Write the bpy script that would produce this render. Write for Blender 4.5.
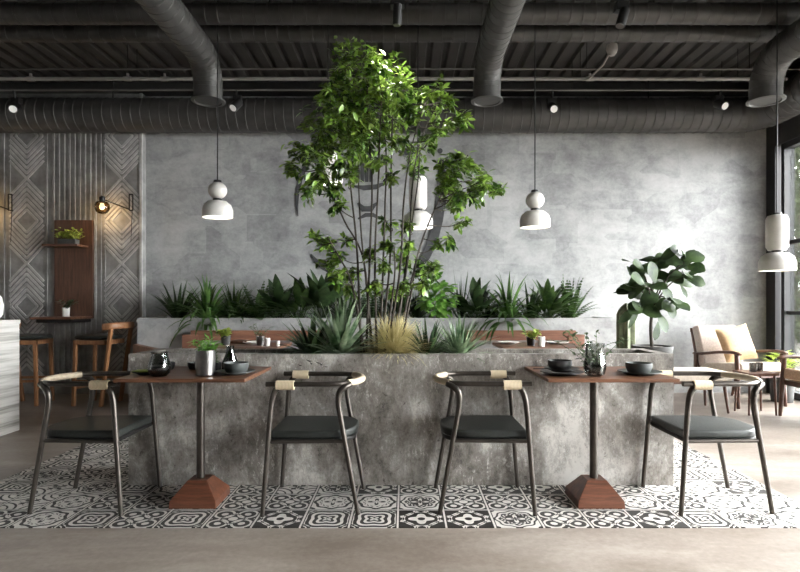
import bpy, bmesh, math, random
from mathutils import Vector, Matrix, noise as mnoise

for o in list(bpy.data.objects):
    bpy.data.objects.remove(o)
SC = bpy.context.scene
COL = SC.collection
PI = math.pi
rnd = random.Random(7)

# ------------------------------------------------------------------ camera, sky, light, exposure
CAM_H, F = 1.15, 550.0
cam = bpy.data.cameras.new('camera')
cam.sensor_width = 36
cam.lens = F / 800 * 36
cam.shift_x = -5 / 800
cam.shift_y = 17 / 800
cam.clip_end = 200
camo = bpy.data.objects.new('camera', cam)
camo.location = (0, 0, CAM_H)
camo.rotation_euler = (PI / 2, 0, 0)
COL.objects.link(camo)
SC.camera = camo

world = bpy.data.worlds.new('sky')
SC.world = world
world.use_nodes = True
bgn = world.node_tree.nodes['Background']
bgn.inputs['Color'].default_value = (0.98, 0.985, 1.0, 1)
bgn.inputs['Strength'].default_value = 25

sun = bpy.data.lights.new('sun', 'SUN')
sun.energy = 7
sun.angle = math.radians(40)
sun.color = (1, .97, .93)
suno = bpy.data.objects.new('sun', sun)
suno.location = (12, 2, 9)
suno.rotation_euler = Vector((-.74, .05, -.66)).to_track_quat('-Z', 'Y').to_euler()
COL.objects.link(suno)

# daylight portals: the right-hand glazing and the shop front behind the camera
def portal(name, loc, sx, sy, d):
    l = bpy.data.lights.new(name, 'AREA')
    l.shape = 'RECTANGLE'; l.size = sx; l.size_y = sy
    l.cycles.is_portal = True
    o = bpy.data.objects.new(name, l)
    o.location = loc
    o.rotation_euler = Vector(d).to_track_quat('-Z', 'Z').to_euler()
    COL.objects.link(o)
portal('window_portal', (4.85, 3.2, 1.6), 7.8, 3.1, (-1, 0, 0))

SC.view_settings.view_transform = 'Standard'
SC.view_settings.look = 'None'
SC.view_settings.gamma = 1
SC.view_settings.use_curve_mapping = False
SC.view_settings.exposure = 0.62
SC.cycles.max_bounces = 10
SC.cycles.transparent_max_bounces = 16
SC.cycles.sample_clamp_indirect = 6
SC.cycles.caustics_reflective = False
SC.cycles.caustics_refractive = False

def P(px, py, d):
    """a picture point (800x572) at depth d, as a place in the room"""
    return Vector(((px - 405) * d / F, d, CAM_H - (py - 303) * d / F))

# ------------------------------------------------------------------ node helper
class E:
    """small expression builder over shader math nodes"""
    def __init__(s, nt, sock): s.nt, s.k = nt, sock
    def _m(s, op, *a):
        n = s.nt.nodes.new('ShaderNodeMath'); n.operation = op
        for i, v in enumerate((s,) + a):
            if isinstance(v, E): s.nt.links.new(v.k, n.inputs[i])
            else: n.inputs[i].default_value = v
        return E(s.nt, n.outputs[0])
    def __add__(s, o): return s._m('ADD', o)
    __radd__ = __add__
    def __sub__(s, o): return s._m('SUBTRACT', o)
    def __rsub__(s, o): return (s * -1) + o
    def __mul__(s, o): return s._m('MULTIPLY', o)
    __rmul__ = __mul__
    def __truediv__(s, o): return s._m('DIVIDE', o)
    def __lt__(s, o): return s._m('LESS_THAN', o)
    def __gt__(s, o): return s._m('GREATER_THAN', o)
    def abs(s): return s._m('ABSOLUTE')
    def sin(s): return s._m('SINE')
    def cos(s): return s._m('COSINE')
    def sqrt(s): return s._m('SQRT')
    def floor(s): return s._m('FLOOR')
    def frac(s): return s._m('FRACT')
    def atan2(s, o): return s._m('ARCTAN2', o)
    def max(s, o): return s._m('MAXIMUM', o)
    def min(s, o): return s._m('MINIMUM', o)
    def clamp(s):
        n = s._m('ADD', 0.0); n.k.node.use_clamp = True; return n

def new_mat(name):
    m = bpy.data.materials.new(name); m.use_nodes = True
    nt = m.node_tree
    return m, nt, nt.nodes['Principled BSDF']

def coords(nt, scale=(1, 1, 1), kind='Object'):
    tc = nt.nodes.new('ShaderNodeTexCoord')
    mp = nt.nodes.new('ShaderNodeMapping')
    mp.inputs['Scale'].default_value = scale
    nt.links.new(tc.outputs[kind], mp.inputs['Vector'])
    return mp.outputs[0]

def noise(nt, vec, scale, detail=4, rough=.6, dist=0):
    n = nt.nodes.new('ShaderNodeTexNoise')
    n.inputs['Scale'].default_value = scale
    n.inputs['Detail'].default_value = detail
    n.inputs['Roughness'].default_value = rough
    n.inputs['Distortion'].default_value = dist
    nt.links.new(vec, n.inputs['Vector'])
    return E(nt, n.outputs[0])

def ramp(nt, fac, stops):
    r = nt.nodes.new('ShaderNodeValToRGB')
    e = r.color_ramp.elements
    while len(e) < len(stops): e.new(.5)
    for i, (p, c) in enumerate(stops):
        e[i].position = p
        e[i].color = (c[0], c[1], c[2], 1)
    nt.links.new(fac.k if isinstance(fac, E) else fac, r.inputs[0])
    return r.outputs[0]

def bump(nt, b, h, strength=.3, dist=.01):
    n = nt.nodes.new('ShaderNodeBump')
    n.inputs['Strength'].default_value = strength
    n.inputs['Distance'].default_value = dist
    nt.links.new(h.k if isinstance(h, E) else h, n.inputs['Height'])
    nt.links.new(n.outputs[0], b.inputs['Normal'])

def simple(name, c, rough=.5, metal=0, var=.15, vs=6, bs=0, spec=None, stretch=(1, 1, 1)):
    m, nt, b = new_mat(name)
    v = coords(nt, stretch)
    n = noise(nt, v, vs)
    lo = [x * (1 - var) for x in c]; hi = [min(1, x * (1 + var)) for x in c]
    nt.links.new(ramp(nt, n, [(.3, lo), (.7, hi)]), b.inputs['Base Color'])
    b.inputs['Roughness'].default_value = rough
    b.inputs['Metallic'].default_value = metal
    if spec is not None: b.inputs['Specular IOR Level'].default_value = spec
    if bs: bump(nt, b, noise(nt, v, vs * 6), bs, .004)
    return m

def wood(name, c1, c2, axis='x', rough=.4, sc=1.0):
    m, nt, b = new_mat(name)
    s = {'x': (1.2, 14, 14), 'y': (14, 1.2, 14), 'z': (14, 14, 1.2)}[axis]
    v = coords(nt, tuple(k * sc for k in s))
    n = noise(nt, v, 2.2, 6, .65, .6)
    v2 = coords(nt, tuple(k * sc * 4 for k in s))
    n2 = noise(nt, v2, 3, 3)
    f = n * .8 + n2 * .2
    nt.links.new(ramp(nt, f, [(.34, c1), (.5, [(a + d) / 2 for a, d in zip(c1, c2)]), (.66, c2)]), b.inputs['Base Color'])
    b.inputs['Roughness'].default_value = rough
    bump(nt, b, f, .15, .003)
    return m

def leafmat(name, c1, c2, rough=.4, trans=.25):
    m, nt, b = new_mat(name)
    v = coords(nt)
    n = noise(nt, v, 9, 3)
    g = nt.nodes.new('ShaderNodeObjectInfo')
    col = ramp(nt, n, [(.35, c1), (.65, c2)])
    nt.links.new(col, b.inputs['Base Color'])
    b.inputs['Roughness'].default_value = rough
    t = nt.nodes.new('ShaderNodeBsdfTranslucent')
    nt.links.new(col, t.inputs['Color'])
    mx = nt.nodes.new('ShaderNodeMixShader'); mx.inputs[0].default_value = trans
    nt.links.new(b.outputs[0], mx.inputs[1]); nt.links.new(t.outputs[0], mx.inputs[2])
    nt.links.new(mx.outputs[0], nt.nodes['Material Output'].inputs['Surface'])
    return m

def glass(name, c=(1, 1, 1), refl=.1, rough=.02):
    m, nt, b = new_mat(name)
    nt.nodes.remove(b)
    t = nt.nodes.new('ShaderNodeBsdfTransparent'); t.inputs[0].default_value = (*c, 1)
    g = nt.nodes.new('ShaderNodeBsdfGlossy'); g.inputs['Roughness'].default_value = rough
    lw = nt.nodes.new('ShaderNodeLayerWeight'); lw.inputs[0].default_value = .25
    f = E(nt, lw.outputs['Fresnel']) * .8 + refl
    mx = nt.nodes.new('ShaderNodeMixShader')
    nt.links.new(f.clamp().k, mx.inputs[0])
    nt.links.new(t.outputs[0], mx.inputs[1]); nt.links.new(g.outputs[0], mx.inputs[2])
    nt.links.new(mx.outputs[0], nt.nodes['Material Output'].inputs['Surface'])
    return m

def emit(name, c, s):
    m, nt, b = new_mat(name)
    b.inputs['Base Color'].default_value = (*c, 1)
    b.inputs['Emission Color'].default_value = (*c, 1)
    b.inputs['Emission Strength'].default_value = s
    return m

# ------------------------------------------------------------------ materials
def mat_wall():
    m, nt, b = new_mat('plastered_concrete')
    v = coords(nt)
    big = noise(nt, v, .9, 5, .6, .4)
    blk = nt.nodes.new('ShaderNodeTexVoronoi'); blk.distance = 'CHEBYCHEV'
    blk.inputs['Scale'].default_value = 2.2
    nt.links.new(coords(nt, (1.0, 1, 1.35)), blk.inputs['Vector'])
    sep = nt.nodes.new('ShaderNodeSeparateColor'); nt.links.new(blk.outputs['Color'], sep.inputs[0])
    bk = E(nt, sep.outputs[0])
    st = noise(nt, coords(nt, (1, 1, 1.5)), 3.4, 7, .72, .3)
    fine = noise(nt, v, 22, 5, .7)
    f = big * .42 + bk * .07 + st * .37 + fine * .14
    nt.links.new(ramp(nt, f, [(.36, (.19, .19, .195)), (.46, (.31, .31, .31)), (.54, (.42, .42, .415)), (.66, (.54, .535, .53))]), b.inputs['Base Color'])
    b.inputs['Roughness'].default_value = .75
    bump(nt, b, fine * .5 + st, .12, .006)
    return m

def mat_planter(name='weathered_concrete', dark=1.0):
    m, nt, b = new_mat(name)
    v = coords(nt)
    big = noise(nt, v, 1.5, 4, .6, .6)
    mid = noise(nt, coords(nt, (1, 1, .6)), 9, 7, .78, .3)
    fine = noise(nt, coords(nt, (1.3, 1.3, 1)), 46, 4, .8)
    f = big * .50 + mid * .36 + fine * .14
    msk = ((noise(nt, v, 3.1, 3, .6) - .46) * 6).clamp()
    scr = ((noise(nt, coords(nt, (1, 1, .45)), 30, 8, .85, .2) - .53) * 8).clamp()
    drk = ((noise(nt, coords(nt, (1, 1, .7)), 24, 8, .85, .3) - .56) * 8).clamp()
    f = f + scr * msk * .21 - drk * (1 - msk) * .17
    s = [(.39, (.05, .041, .033)), (.46, (.18, .16, .14)), (.52, (.30, .275, .25)), (.60, (.60, .57, .53))]
    nt.links.new(ramp(nt, f, [(p, [x * dark for x in c]) for p, c in s]), b.inputs['Base Color'])
    b.inputs['Roughness'].default_value = .6
    bump(nt, b, f, .35, .01)
    return m

def mat_floor():
    m, nt, b = new_mat('polished_screed')
    v = coords(nt)
    big = noise(nt, coords(nt, (.5, 1.4, 1)), 1.6, 6, .65, .6)
    fine = noise(nt, v, 30, 4, .7)
    f = big * .75 + fine * .25
    nt.links.new(ramp(nt, f, [(.36, (.165, .132, .108)), (.5, (.25, .21, .18)), (.63, (.345, .302, .268))]), b.inputs['Base Color'])
    rg = big * .25 + .28
    nt.links.new(rg.k, b.inputs['Roughness'])
    bump(nt, b, fine, .05, .003)
    return m

def mat_tiles():
    m, nt, b = new_mat('encaustic_tile')
    tc = nt.nodes.new('ShaderNodeTexCoord')
    sx = nt.nodes.new('ShaderNodeSeparateXYZ'); nt.links.new(tc.outputs['Object'], sx.inputs[0])
    U = (E(nt, sx.outputs[0]) + .038) / .25
    V = (E(nt, sx.outputs[1]) - 2.796) / .25
    iu, iv = U.floor(), V.floor()
    u, v = U.frac() - .5, V.frac() - .5
    a, c = u.abs(), v.abs()
    r = (u * u + v * v).sqrt()
    th = v.atan2(u)
    c4, c8 = (th * 4).cos(), (th * 8).cos()
    dc = ((a - .5) * (a - .5) + (c - .5) * (c - .5)).sqrt()
    k1 = dc < .13
    # A: dark medallion with a white flower; B: the reverse
    R = r - c8 * .022
    fl = (r < (c4 * .09 + .12)) * (1 - (r < (c4 * .05 + .055)))
    disc = R < .34
    ring = (R > .40) * (R < .445)
    core = r < .035
    lace = (r > .22) * (r < .31) * ((th * 16).sin() * (r * 70).sin() > .15)
    A = (1 - disc) * (1 - ring) * (1 - k1) + fl * (1 - core) + lace
    B = 1 - ((R > .36) * (R < .43) + fl * (1 - core) + (dc > .09) * (dc < .17) + lace * (r > .25)).clamp()
    def xor(*q):
        t = q[0]
        for k in q[1:]: t = (t - k).abs()
        return t
    dq = ((a - .25) * (a - .25) + (c - .25) * (c - .25)).sqrt()
    dm = ((a - .5) * (a - .5) + c * c).sqrt().min((a * a + (c - .5) * (c - .5)).sqrt())
    s_ = a + c
    # C: petals in rings
    C = xor(((r * 40 + c4 * 1.8).sin() > .1), dc < .22, dc < .15)
    # D: four rosettes; Ee: corner arcs round a flower; G: interlaced arcs
    D = xor(dq < .225, dq < .17, dq < (th * 4).cos() * .02 + .09, r < .10, s_ < .32, s_ < .27, dm < .06)
    Ee = 1 - xor(dc < .46, dc < .41, dc < .30, dc < .26, dc < .13, r < (c8 * .03 + .20), fl)
    G = xor(dc < .40, dc < .345, r < .40, r < .35, r < c4 * .06 + .22, r < .08, dm < .14, dm < .10)
    wn = nt.nodes.new('ShaderNodeTexWhiteNoise'); wn.noise_dimensions = '2D'
    cv = nt.nodes.new('ShaderNodeCombineXYZ')
    nt.links.new(iu.k, cv.inputs[0]); nt.links.new(iv.k, cv.inputs[1])
    nt.links.new(cv.outputs[0], wn.inputs['Vector'])
    w = E(nt, wn.outputs['Value'])
    tot = None
    pats = [A, B, C, D, Ee, G]
    for i, p in enumerate(pats):
        sel = (w > (i / 6 if i else -1)) * (w < ((i + 1) / 6 + (1e-4 if i < 5 else 1)))
        t = sel * p
        tot = t if tot is None else tot + t
    edge = a.max(c)
    line = (edge > .455) * (edge < .478)
    tot = (tot * (1 - line) + (edge > .48)).clamp()
    wear = noise(nt, coords(nt), 40, 4, .8)
    wear2 = noise(nt, coords(nt), 5, 3, .6)
    tot = (tot * (wear * .7 + .62) + wear2 * .03).clamp()
    nt.links.new(ramp(nt, tot, [(0, (.018, .015, .014)), (1, (.66, .63, .59))]), b.inputs['Base Color'])
    b.inputs['Roughness'].default_value = .55
    b.inputs['Specular IOR Level'].default_value = .3
    return m

def mat_marble():
    m, nt, b = new_mat('veined_travertine')
    v = coords(nt, (1, .35, 7))
    n = noise(nt, v, 1.6, 7, .62, .35)
    n2 = noise(nt, coords(nt, (1, .4, 16)), 2.5, 5, .6, .2)
    f = n * .65 + n2 * .35
    nt.links.new(ramp(nt, f, [(.36, (.16, .145, .13)), (.45, (.42, .40, .37)), (.53, (.62, .60, .57)), (.7, (.74, .72, .69))]), b.inputs['Base Color'])
    b.inputs['Roughness'].default_value = .3
    return m

def mat_duct(name, c):
    m, nt, b = new_mat(name)
    n = noise(nt, coords(nt), 5, 4)
    nt.links.new(ramp(nt, n, [(.3, [x * .75 for x in c]), (.7, [x * 1.2 for x in c])]), b.inputs['Base Color'])
    b.inputs['Roughness'].default_value = .5
    b.inputs['Metallic'].default_value = .35
    return m

WALL = mat_wall()
PLANTER = mat_planter()
REARCON = WALL
FLOOR = mat_floor()
TILES = mat_tiles()
MARBLE = mat_marble()
PANEL = simple('carved_plaster', (.29, .283, .275), .75, vs=5, var=.35, bs=.15)
PANEL_RIB_LIT = simple('carved_plaster_lit', (.48, .465, .45), .7, vs=5, var=.35)  # same plaster made lighter: light on raised ribs and edge put into colour
DECK = simple('ceiling_paint', (.055, .052, .05), .6, var=.25, vs=3)
DARKWALL = simple('dark_paint', (.03, .029, .028), .6)
DUCT = mat_duct('duct_paint', (.075, .071, .067))
DUCTLIGHT = mat_duct('duct_outlet_paint', (.085, .082, .078))
PIPE = simple('pipe_paint', (.30, .28, .265), .5)
PIPED = simple('pipe_paint_dark', (.12, .112, .106), .5)
BLACK = simple('black_metal', (.018, .017, .017), .45, .3)
BLACKM = simple('black_frame', (.012, .012, .013), .5)
CHAIRM = simple('bronze_metal', (.085, .073, .064), .33, .75, var=.2, vs=20)
LEATHER = simple('dark_leather', (.022, .025, .023), .45, vs=60, var=.2, bs=.15)
CREAM = simple('cream_leather', (.56, .46, .34), .55, vs=40, bs=.1)
CANE = None
def mat_cane():
    m, nt, b = new_mat('wound_cane')
    v = coords(nt)
    w = nt.nodes.new('ShaderNodeTexWave'); w.inputs['Scale'].default_value = 42; w.bands_direction = 'X'
    nt.links.new(v, w.inputs['Vector'])
    n = noise(nt, v, 60)
    f = E(nt, w.outputs[1]) * .6 + n * .4
    nt.links.new(ramp(nt, f, [(.2, (.52, .41, .26)), (.7, (.74, .62, .44))]), b.inputs['Base Color'])
    b.inputs['Roughness'].default_value = .6
    bump(nt, b, f, .3, .002)
    return m
CANE = mat_cane()
WALNUT = wood('walnut', (.075, .03, .016), (.21, .095, .052), 'x', .32)
WALNUTZ = wood('walnut_upright', (.05, .022, .013), (.15, .07, .04), 'z', .4)
BASEW = wood('red_wood_base', (.065, .024, .014), (.20, .076, .042), 'x', .35)
OAK = wood('oak', (.19, .08, .035), (.38, .185, .085), 'z', .4)
TEAK = wood('teak', (.05, .02, .012), (.12, .05, .03), 'z', .35)
BENCHW = wood('bench_wood', (.14, .06, .038), (.30, .145, .095), 'x', .4)
SOIL = simple('potting_soil', (.035, .025, .018), .95, vs=40, var=.5, bs=.6)
SLATE = simple('slate_stoneware', (.055, .06, .058), .45, vs=25, bs=.1)
BLACKWARE = simple('black_stoneware', (.016, .016, .017), .38, vs=20)
PEWTER = simple('pewter', (.20, .19, .185), .3, .85, vs=12, var=.25)
WHITE = simple('white_ceramic', (.78, .76, .72), .45, var=.06)
LAMPW = simple('lamp_ceramic', (.74, .71, .67), .5, var=.08, vs=14)
DIFF = emit('lamp_diffuser', (1, .95, .86), 2.2)
BULB = emit('lit_bulb', (1, .86, .62), 2.5)
SPOTL = emit('spot_lens', (.8, .78, .74), .2)
PANE = glass('window_glass', (.97, .985, .98), .03)
SMOKE = glass('smoked_glass', (.42, .42, .42), .10)
CLEAR = glass('clear_glass', (.78, .80, .78), .05)
AMBER = glass('amber_glass', (.62, .48, .30), .08)
WATER = glass('water', (.55, .58, .52), .06)
FABRIC = simple('oat_fabric', (.50, .43, .36), .85, vs=50, bs=.2)
FABRIC2 = simple('tan_fabric', (.50, .34, .23), .85, vs=50, bs=.2)
PINK = simple('dusty_fabric', (.50, .42, .37), .85, vs=50, bs=.2)
MUSTARD = simple('sand_pillow', (.46, .31, .17), .8, vs=40, bs=.2)
FLECKS = simple('dark_flecks', (.03, .027, .025), .7)
EMBLEM = simple('emblem_paint', (.065, .065, .068), .6, var=.3, vs=10)
TREEG = leafmat('tree_leaf', (.02, .065, .009), (.20, .30, .05), .28, .15)
TREEY = leafmat('tree_leaf_young', (.14, .30, .04), (.36, .53, .10), .3, .25)
BARK = simple('bark', (.05, .04, .03), .8, vs=30, var=.4)
GDARK = leafmat('dark_leaf', (.014, .034, .012), (.055, .095, .032), .4, .12)
GMID = leafmat('fern_leaf', (.02, .05, .013), (.085, .145, .04), .4, .2)
GFERN = leafmat('bright_fern_leaf', (.03, .085, .018), (.12, .22, .055), .4, .25)
GBRIGHT = leafmat('bright_leaf', (.10, .26, .04), (.26, .46, .10), .35, .3)
AGAVE = leafmat('agave_leaf', (.045, .10, .04), (.34, .43, .27), .38, .12)
AGAVE2 = leafmat('spike_leaf', (.02, .05, .02), (.11, .18, .075), .4, .12)
GOLD = leafmat('golden_grass', (.50, .42, .18), (.82, .74, .42), .5, .35)
LIME = leafmat('lime_leaf', (.30, .40, .06), (.55, .62, .16), .5, .3)
FIG = leafmat('fig_leaf', (.013, .030, .009), (.06, .105, .03), .48, .1)
CACT = simple('cactus_skin', (.17, .19, .11), .6, vs=15, var=.4)
POTD = simple('dark_pot', (.06, .058, .056), .7, vs=12, var=.3)
OUTG = leafmat('garden_leaf', (.016, .026, .007), (.07, .085, .035), .8, .1)
PAVE = simple('garden_paving', (.10, .09, .08), .8)
OUTW = simple('garden_wall_render', (.7, .69, .66), .8)
BRISTLE = simple('bouquet_pink', (.55, .30, .30), .7)

# ------------------------------------------------------------------ mesh helper
class M:
    def __init__(s): s.v, s.f = [], []
    def add(s, vs, fs):
        o = len(s.v); s.v.extend(Vector(x) for x in vs); s.f.extend(tuple(i + o for i in f) for f in fs)
    def box(s, x0, x1, y0, y1, z0, z1, mat=None):
        vs = [(x0, y0, z0), (x1, y0, z0), (x1, y1, z0), (x0, y1, z0), (x0, y0, z1), (x1, y0, z1), (x1, y1, z1), (x0, y1, z1)]
        if mat is not None: vs = [mat @ Vector(p) for p in vs]
        s.add(vs, [(3, 2, 1, 0), (4, 5, 6, 7), (0, 1, 5, 4), (1, 2, 6, 5), (2, 3, 7, 6), (3, 0, 4, 7)])
    def bar(s, a, b, w, h, up=(0, 0, 1)):
        a, b = Vector(a), Vector(b); d = (b - a).normalized()
        u = Vector(up); x = d.cross(u).normalized(); y = x.cross(d).normalized()
        vs = []
        for p in (a, b):
            for i, j in ((-1, -1), (1, -1), (1, 1), (-1, 1)): vs.append(p + x * (w / 2 * i) + y * (h / 2 * j))
        s.add(vs, [(3, 2, 1, 0), (4, 5, 6, 7), (0, 1, 5, 4), (1, 2, 6, 5), (2, 3, 7, 6), (3, 0, 4, 7)])
    def tube(s, pts, r, n=8, cap=True, flat=1.0):
        pts = [Vector(p) for p in pts]
        rs = r if isinstance(r, (list, tuple)) else [r] * len(pts)
        ts = []
        for i in range(len(pts)):
            t = (pts[min(i + 1, len(pts) - 1)] - pts[max(i - 1, 0)])
            ts.append(t.normalized() if t.length > 1e-9 else Vector((0, 0, 1)))
        u = Vector((0, 0, 1)) if abs(ts[0].z) < .9 else Vector((0, 1, 0))
        x = ts[0].cross(u).normalized()
        vs, fs = [], []
        for i, p in enumerate(pts):
            x = (x - ts[i] * x.dot(ts[i])).normalized(); y = ts[i].cross(x)
            for k in range(n):
                a = 2 * PI * k / n
                vs.append(p + x * (math.cos(a) * rs[i]) + y * (math.sin(a) * rs[i] * flat))
        for i in range(len(pts) - 1):
            for k in range(n):
                fs.append((i * n + k, i * n + (k + 1) % n, (i + 1) * n + (k + 1) % n, (i + 1) * n + k))
        if cap:
            fs.append(tuple(range(n))[::-1]); fs.append(tuple((len(pts) - 1) * n + k for k in range(n)))
        s.add(vs, fs)
    def lathe(s, prof, c=(0, 0, 0), n=24):
        c = Vector(c); vs, fs, rows = [], [], []
        for r, z in prof:
            if r < 1e-6:
                rows.append([len(vs)]); vs.append(c + Vector((0, 0, z)))
            else:
                rows.append(list(range(len(vs), len(vs) + n)))
                vs.extend(c + Vector((r * math.cos(2 * PI * k / n), r * math.sin(2 * PI * k / n), z)) for k in range(n))
        for a, b in zip(rows, rows[1:]):
            for k in range(n):
                k2 = (k + 1) % n
                if len(a) == 1 and len(b) == 1: continue
                if len(a) == 1: fs.append((a[0], b[k2], b[k]))
                elif len(b) == 1: fs.append((a[k], a[k2], b[0]))
                else: fs.append((a[k], a[k2], b[k2], b[k]))
        s.add(vs, fs)
    def prism(s, poly, z0, z1, mat=None):
        n = len(poly)
        vs = [Vector((x, y, z0)) for x, y in poly] + [Vector((x, y, z1)) for x, y in poly]
        if mat is not None: vs = [mat @ p for p in vs]
        s.add(vs, [tuple(range(n))[::-1], tuple(range(n, 2 * n))] + [(i, (i + 1) % n, n + (i + 1) % n, n + i) for i in range(n)])
    def pillow(s, sx, sy, sz, mat, e=.45, n=12):
        vs, fs = [], []
        def sp(w, p): return math.copysign(abs(w) ** p, w)
        for i in range(n + 1):
            ph = -PI / 2 + PI * i / n
            for k in range(2 * n):
                th = PI * k / n
                vs.append(mat @ Vector((sx * sp(math.cos(ph), .8) * sp(math.cos(th), e), sy * sp(math.cos(ph), .8) * sp(math.sin(th), e), sz * sp(math.sin(ph), .7))))
        for i in range(n):
            for k in range(2 * n):
                fs.append((i * 2 * n + k, i * 2 * n + (k + 1) % (2 * n), (i + 1) * 2 * n + (k + 1) % (2 * n), (i + 1) * 2 * n + k))
        s.add(vs, fs)
    def leaf(s, p, d, nrm, L, W, curl=.15, seg=4, fold=.12, prof=None):
        """a leaf blade: folded along the midrib and drooping to the tip"""
        d = d.normalized(); x = d.cross(nrm)
        if x.length < 1e-4: x = d.cross(Vector((1, .3, .2)))
        x.normalize(); nn = x.cross(d).normalized()
        vs, fs = [], []
        for i in range(seg + 1):
            t = i / seg
            w = (prof(t) if prof else math.sin(PI * min(1, t * .92 + .06)) ** .9) * W / 2
            c = p + d * (L * t) - nn * (curl * L * t * t)
            vs += [c - x * w + nn * (w * fold * 2), c, c + x * w + nn * (w * fold * 2)]
        for i in range(seg):
            a = i * 3
            fs += [(a, a + 1, a + 4, a + 3), (a + 1, a + 2, a + 5, a + 4)]
        s.add(vs, fs)
    def strap(s, p, d, L, W, droop=.5, seg=7, fold=.15, tip=.5):
        """an arching strap leaf that starts along d and bends down"""
        d = d.normalized(); side = d.cross(Vector((0, 0, 1)))
        if side.length < 1e-3: side = Vector((1, 0, 0))
        side.normalize(); c = Vector(p); cur = d.copy(); vs, fs = [], []
        for i in range(seg + 1):
            t = i / seg
            w = W / 2 * min(1, .45 + t * 1.6) * (1 - t ** (1 / max(tip, .1))) + .0008
            up = side.cross(cur).normalized()
            vs += [c - side * w + up * (w * fold * 2), c.copy(), c + side * w + up * (w * fold * 2)]
            cur = (cur + Vector((0, 0, -droop / seg * (0.4 + 1.2 * t)))).normalized()
            c = c + cur * (L / seg)
        for i in range(seg):
            a = i * 3
            fs += [(a, a + 1, a + 4, a + 3), (a + 1, a + 2, a + 5, a + 4)]
        s.add(vs, fs)
    def frond(s, p, d, L, W, droop=.8, n=13):
        """a pinnate frond: midrib with paired leaflets"""
        d = d.normalized(); c = Vector(p); cur = d.copy(); pts = [c.copy()]; drs = [cur.copy()]
        for i in range(n):
            cur = (cur + Vector((0, 0, -droop / n * (.3 + 1.3 * i / n)))).normalized()
            c = c + cur * (L / n); pts.append(c.copy()); drs.append(cur.copy())
        s.tube(pts, [.0028 * (1 - .8 * i / n) + .0006 for i in range(n + 1)], 4, False)
        for i in range(1, n + 1):
            t = i / n
            side = drs[i].cross(Vector((0, 0, 1)))
            if side.length < 1e-3: side = Vector((1, 0, 0))
            side.normalize(); up = side.cross(drs[i]).normalized()
            w = W * (math.sin(PI * (t * .85 + .12)) ** .7)
            for sg in (-1, 1):
                s.leaf(pts[i], (side * sg + drs[i] * .55 + Vector((0, 0, -.1))), up, w, L / n * .9, .15, 2, .05)
    def obj(s, name, mat, parent=None, smooth=True, bevel=0, recalc=True, seg=2, loc=None):
        me = bpy.data.meshes.new(name)
        me.from_pydata([tuple(p) for p in s.v], [], s.f)
        if recalc or bevel:
            bm = bmesh.new(); bm.from_mesh(me)
            if recalc: bmesh.ops.recalc_face_normals(bm, faces=bm.faces)
            if bevel:
                ed = [e for e in bm.edges if len(e.link_faces) == 2 and e.calc_face_angle(0) > .5]
                bmesh.ops.bevel(bm, geom=ed, offset=bevel, segments=seg, affect='EDGES', profile=.6)
            bm.to_mesh(me); bm.free()
        me.materials.append(mat)
        if smooth:
            me.shade_smooth()
            if recalc:
                try: me.set_sharp_from_angle(angle=math.radians(38))
                except Exception: pass
        o = bpy.data.objects.new(name, me); COL.objects.link(o)
        if parent is not None: o.parent = parent
        if loc is not None: o.location = loc
        return o

def tag(o, label=None, cat=None, group=None, kind=None):
    if label: o['label'] = label
    if cat: o['category'] = cat
    if group: o['group'] = group
    if kind: o['kind'] = kind
    return o

def empty(name, loc, label, cat, group=None, rz=0):
    o = bpy.data.objects.new(name, None); o.empty_display_size = .1
    o.location = loc; o.rotation_euler = (0, 0, rz); COL.objects.link(o)
    return tag(o, label, cat, group)

def copy_tree(o, parent=None):
    c = o.copy(); COL.objects.link(c)
    if parent is not None: c.parent = parent
    for ch in list(o.children): copy_tree(ch, c)
    return c

def struct(m, name, mat, parent=None, **k):
    o = m.obj(name, mat, parent, **k)
    if parent is None: tag(o, kind='structure')
    return o

# ------------------------------------------------------------------ the room
XL, XR, YF, YB, ZC = -6.2, 4.63, -3.1, 7.05, 3.9
def slab(name, mat, *b):
    m = M(); m.box(*b); return struct(m, name, mat, smooth=False)
slab('floor', FLOOR, XL, XR + .25, YF, YB + .2, -.15, 0)
m = M(); m.box(-2.61, 2.26, 2.81, 4.72, 0, .004)
struct(m, 'floor_tile_inlay', TILES, smooth=False)
slab('wall_back', WALL, XL, XR + .25, YB, YB + .2, 0, ZC + .1)
slab('wall_left', WALL, XL - .2, XL, YF, YB + .2, 0, ZC + .1)
slab('wall_behind_camera', DARKWALL, XL, XR + .25, YF - .2, YF, 0, ZC + .1)
slab('wall_right_header', DARKWALL, XR, XR + .25, YF, YB, 3.11, ZC + .1)
# corrugated ceiling deck, ribs along the room's depth
m = M()
m.box(XL, XR + .25, YF, YB + .2, ZC + .06, ZC + .2)
x = XL
while x < XR + .2:
    vs = []
    for y in (YF, YB + .2):
        vs += [(x, y, ZC + .07), (x + .025, y, ZC + .025), (x + .125, y, ZC + .025), (x + .15, y, ZC + .07)]
    m.add(vs, [(0, 1, 5, 4), (1, 2, 6, 5), (2, 3, 7, 6), (0, 4, 7, 3), (0, 3, 2, 1), (4, 5, 6, 7)])
    x += .18
struct(m, 'ceiling', DECK, smooth=False)
m = M(); m.box(XL, XR, 6.86, YB, 3.80, ZC)
struct(m, 'trim_1', DARKWALL, smooth=False)
m = M(); m.box(XL, -3.35, 6.93, 6.965, 0, .09)
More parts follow.
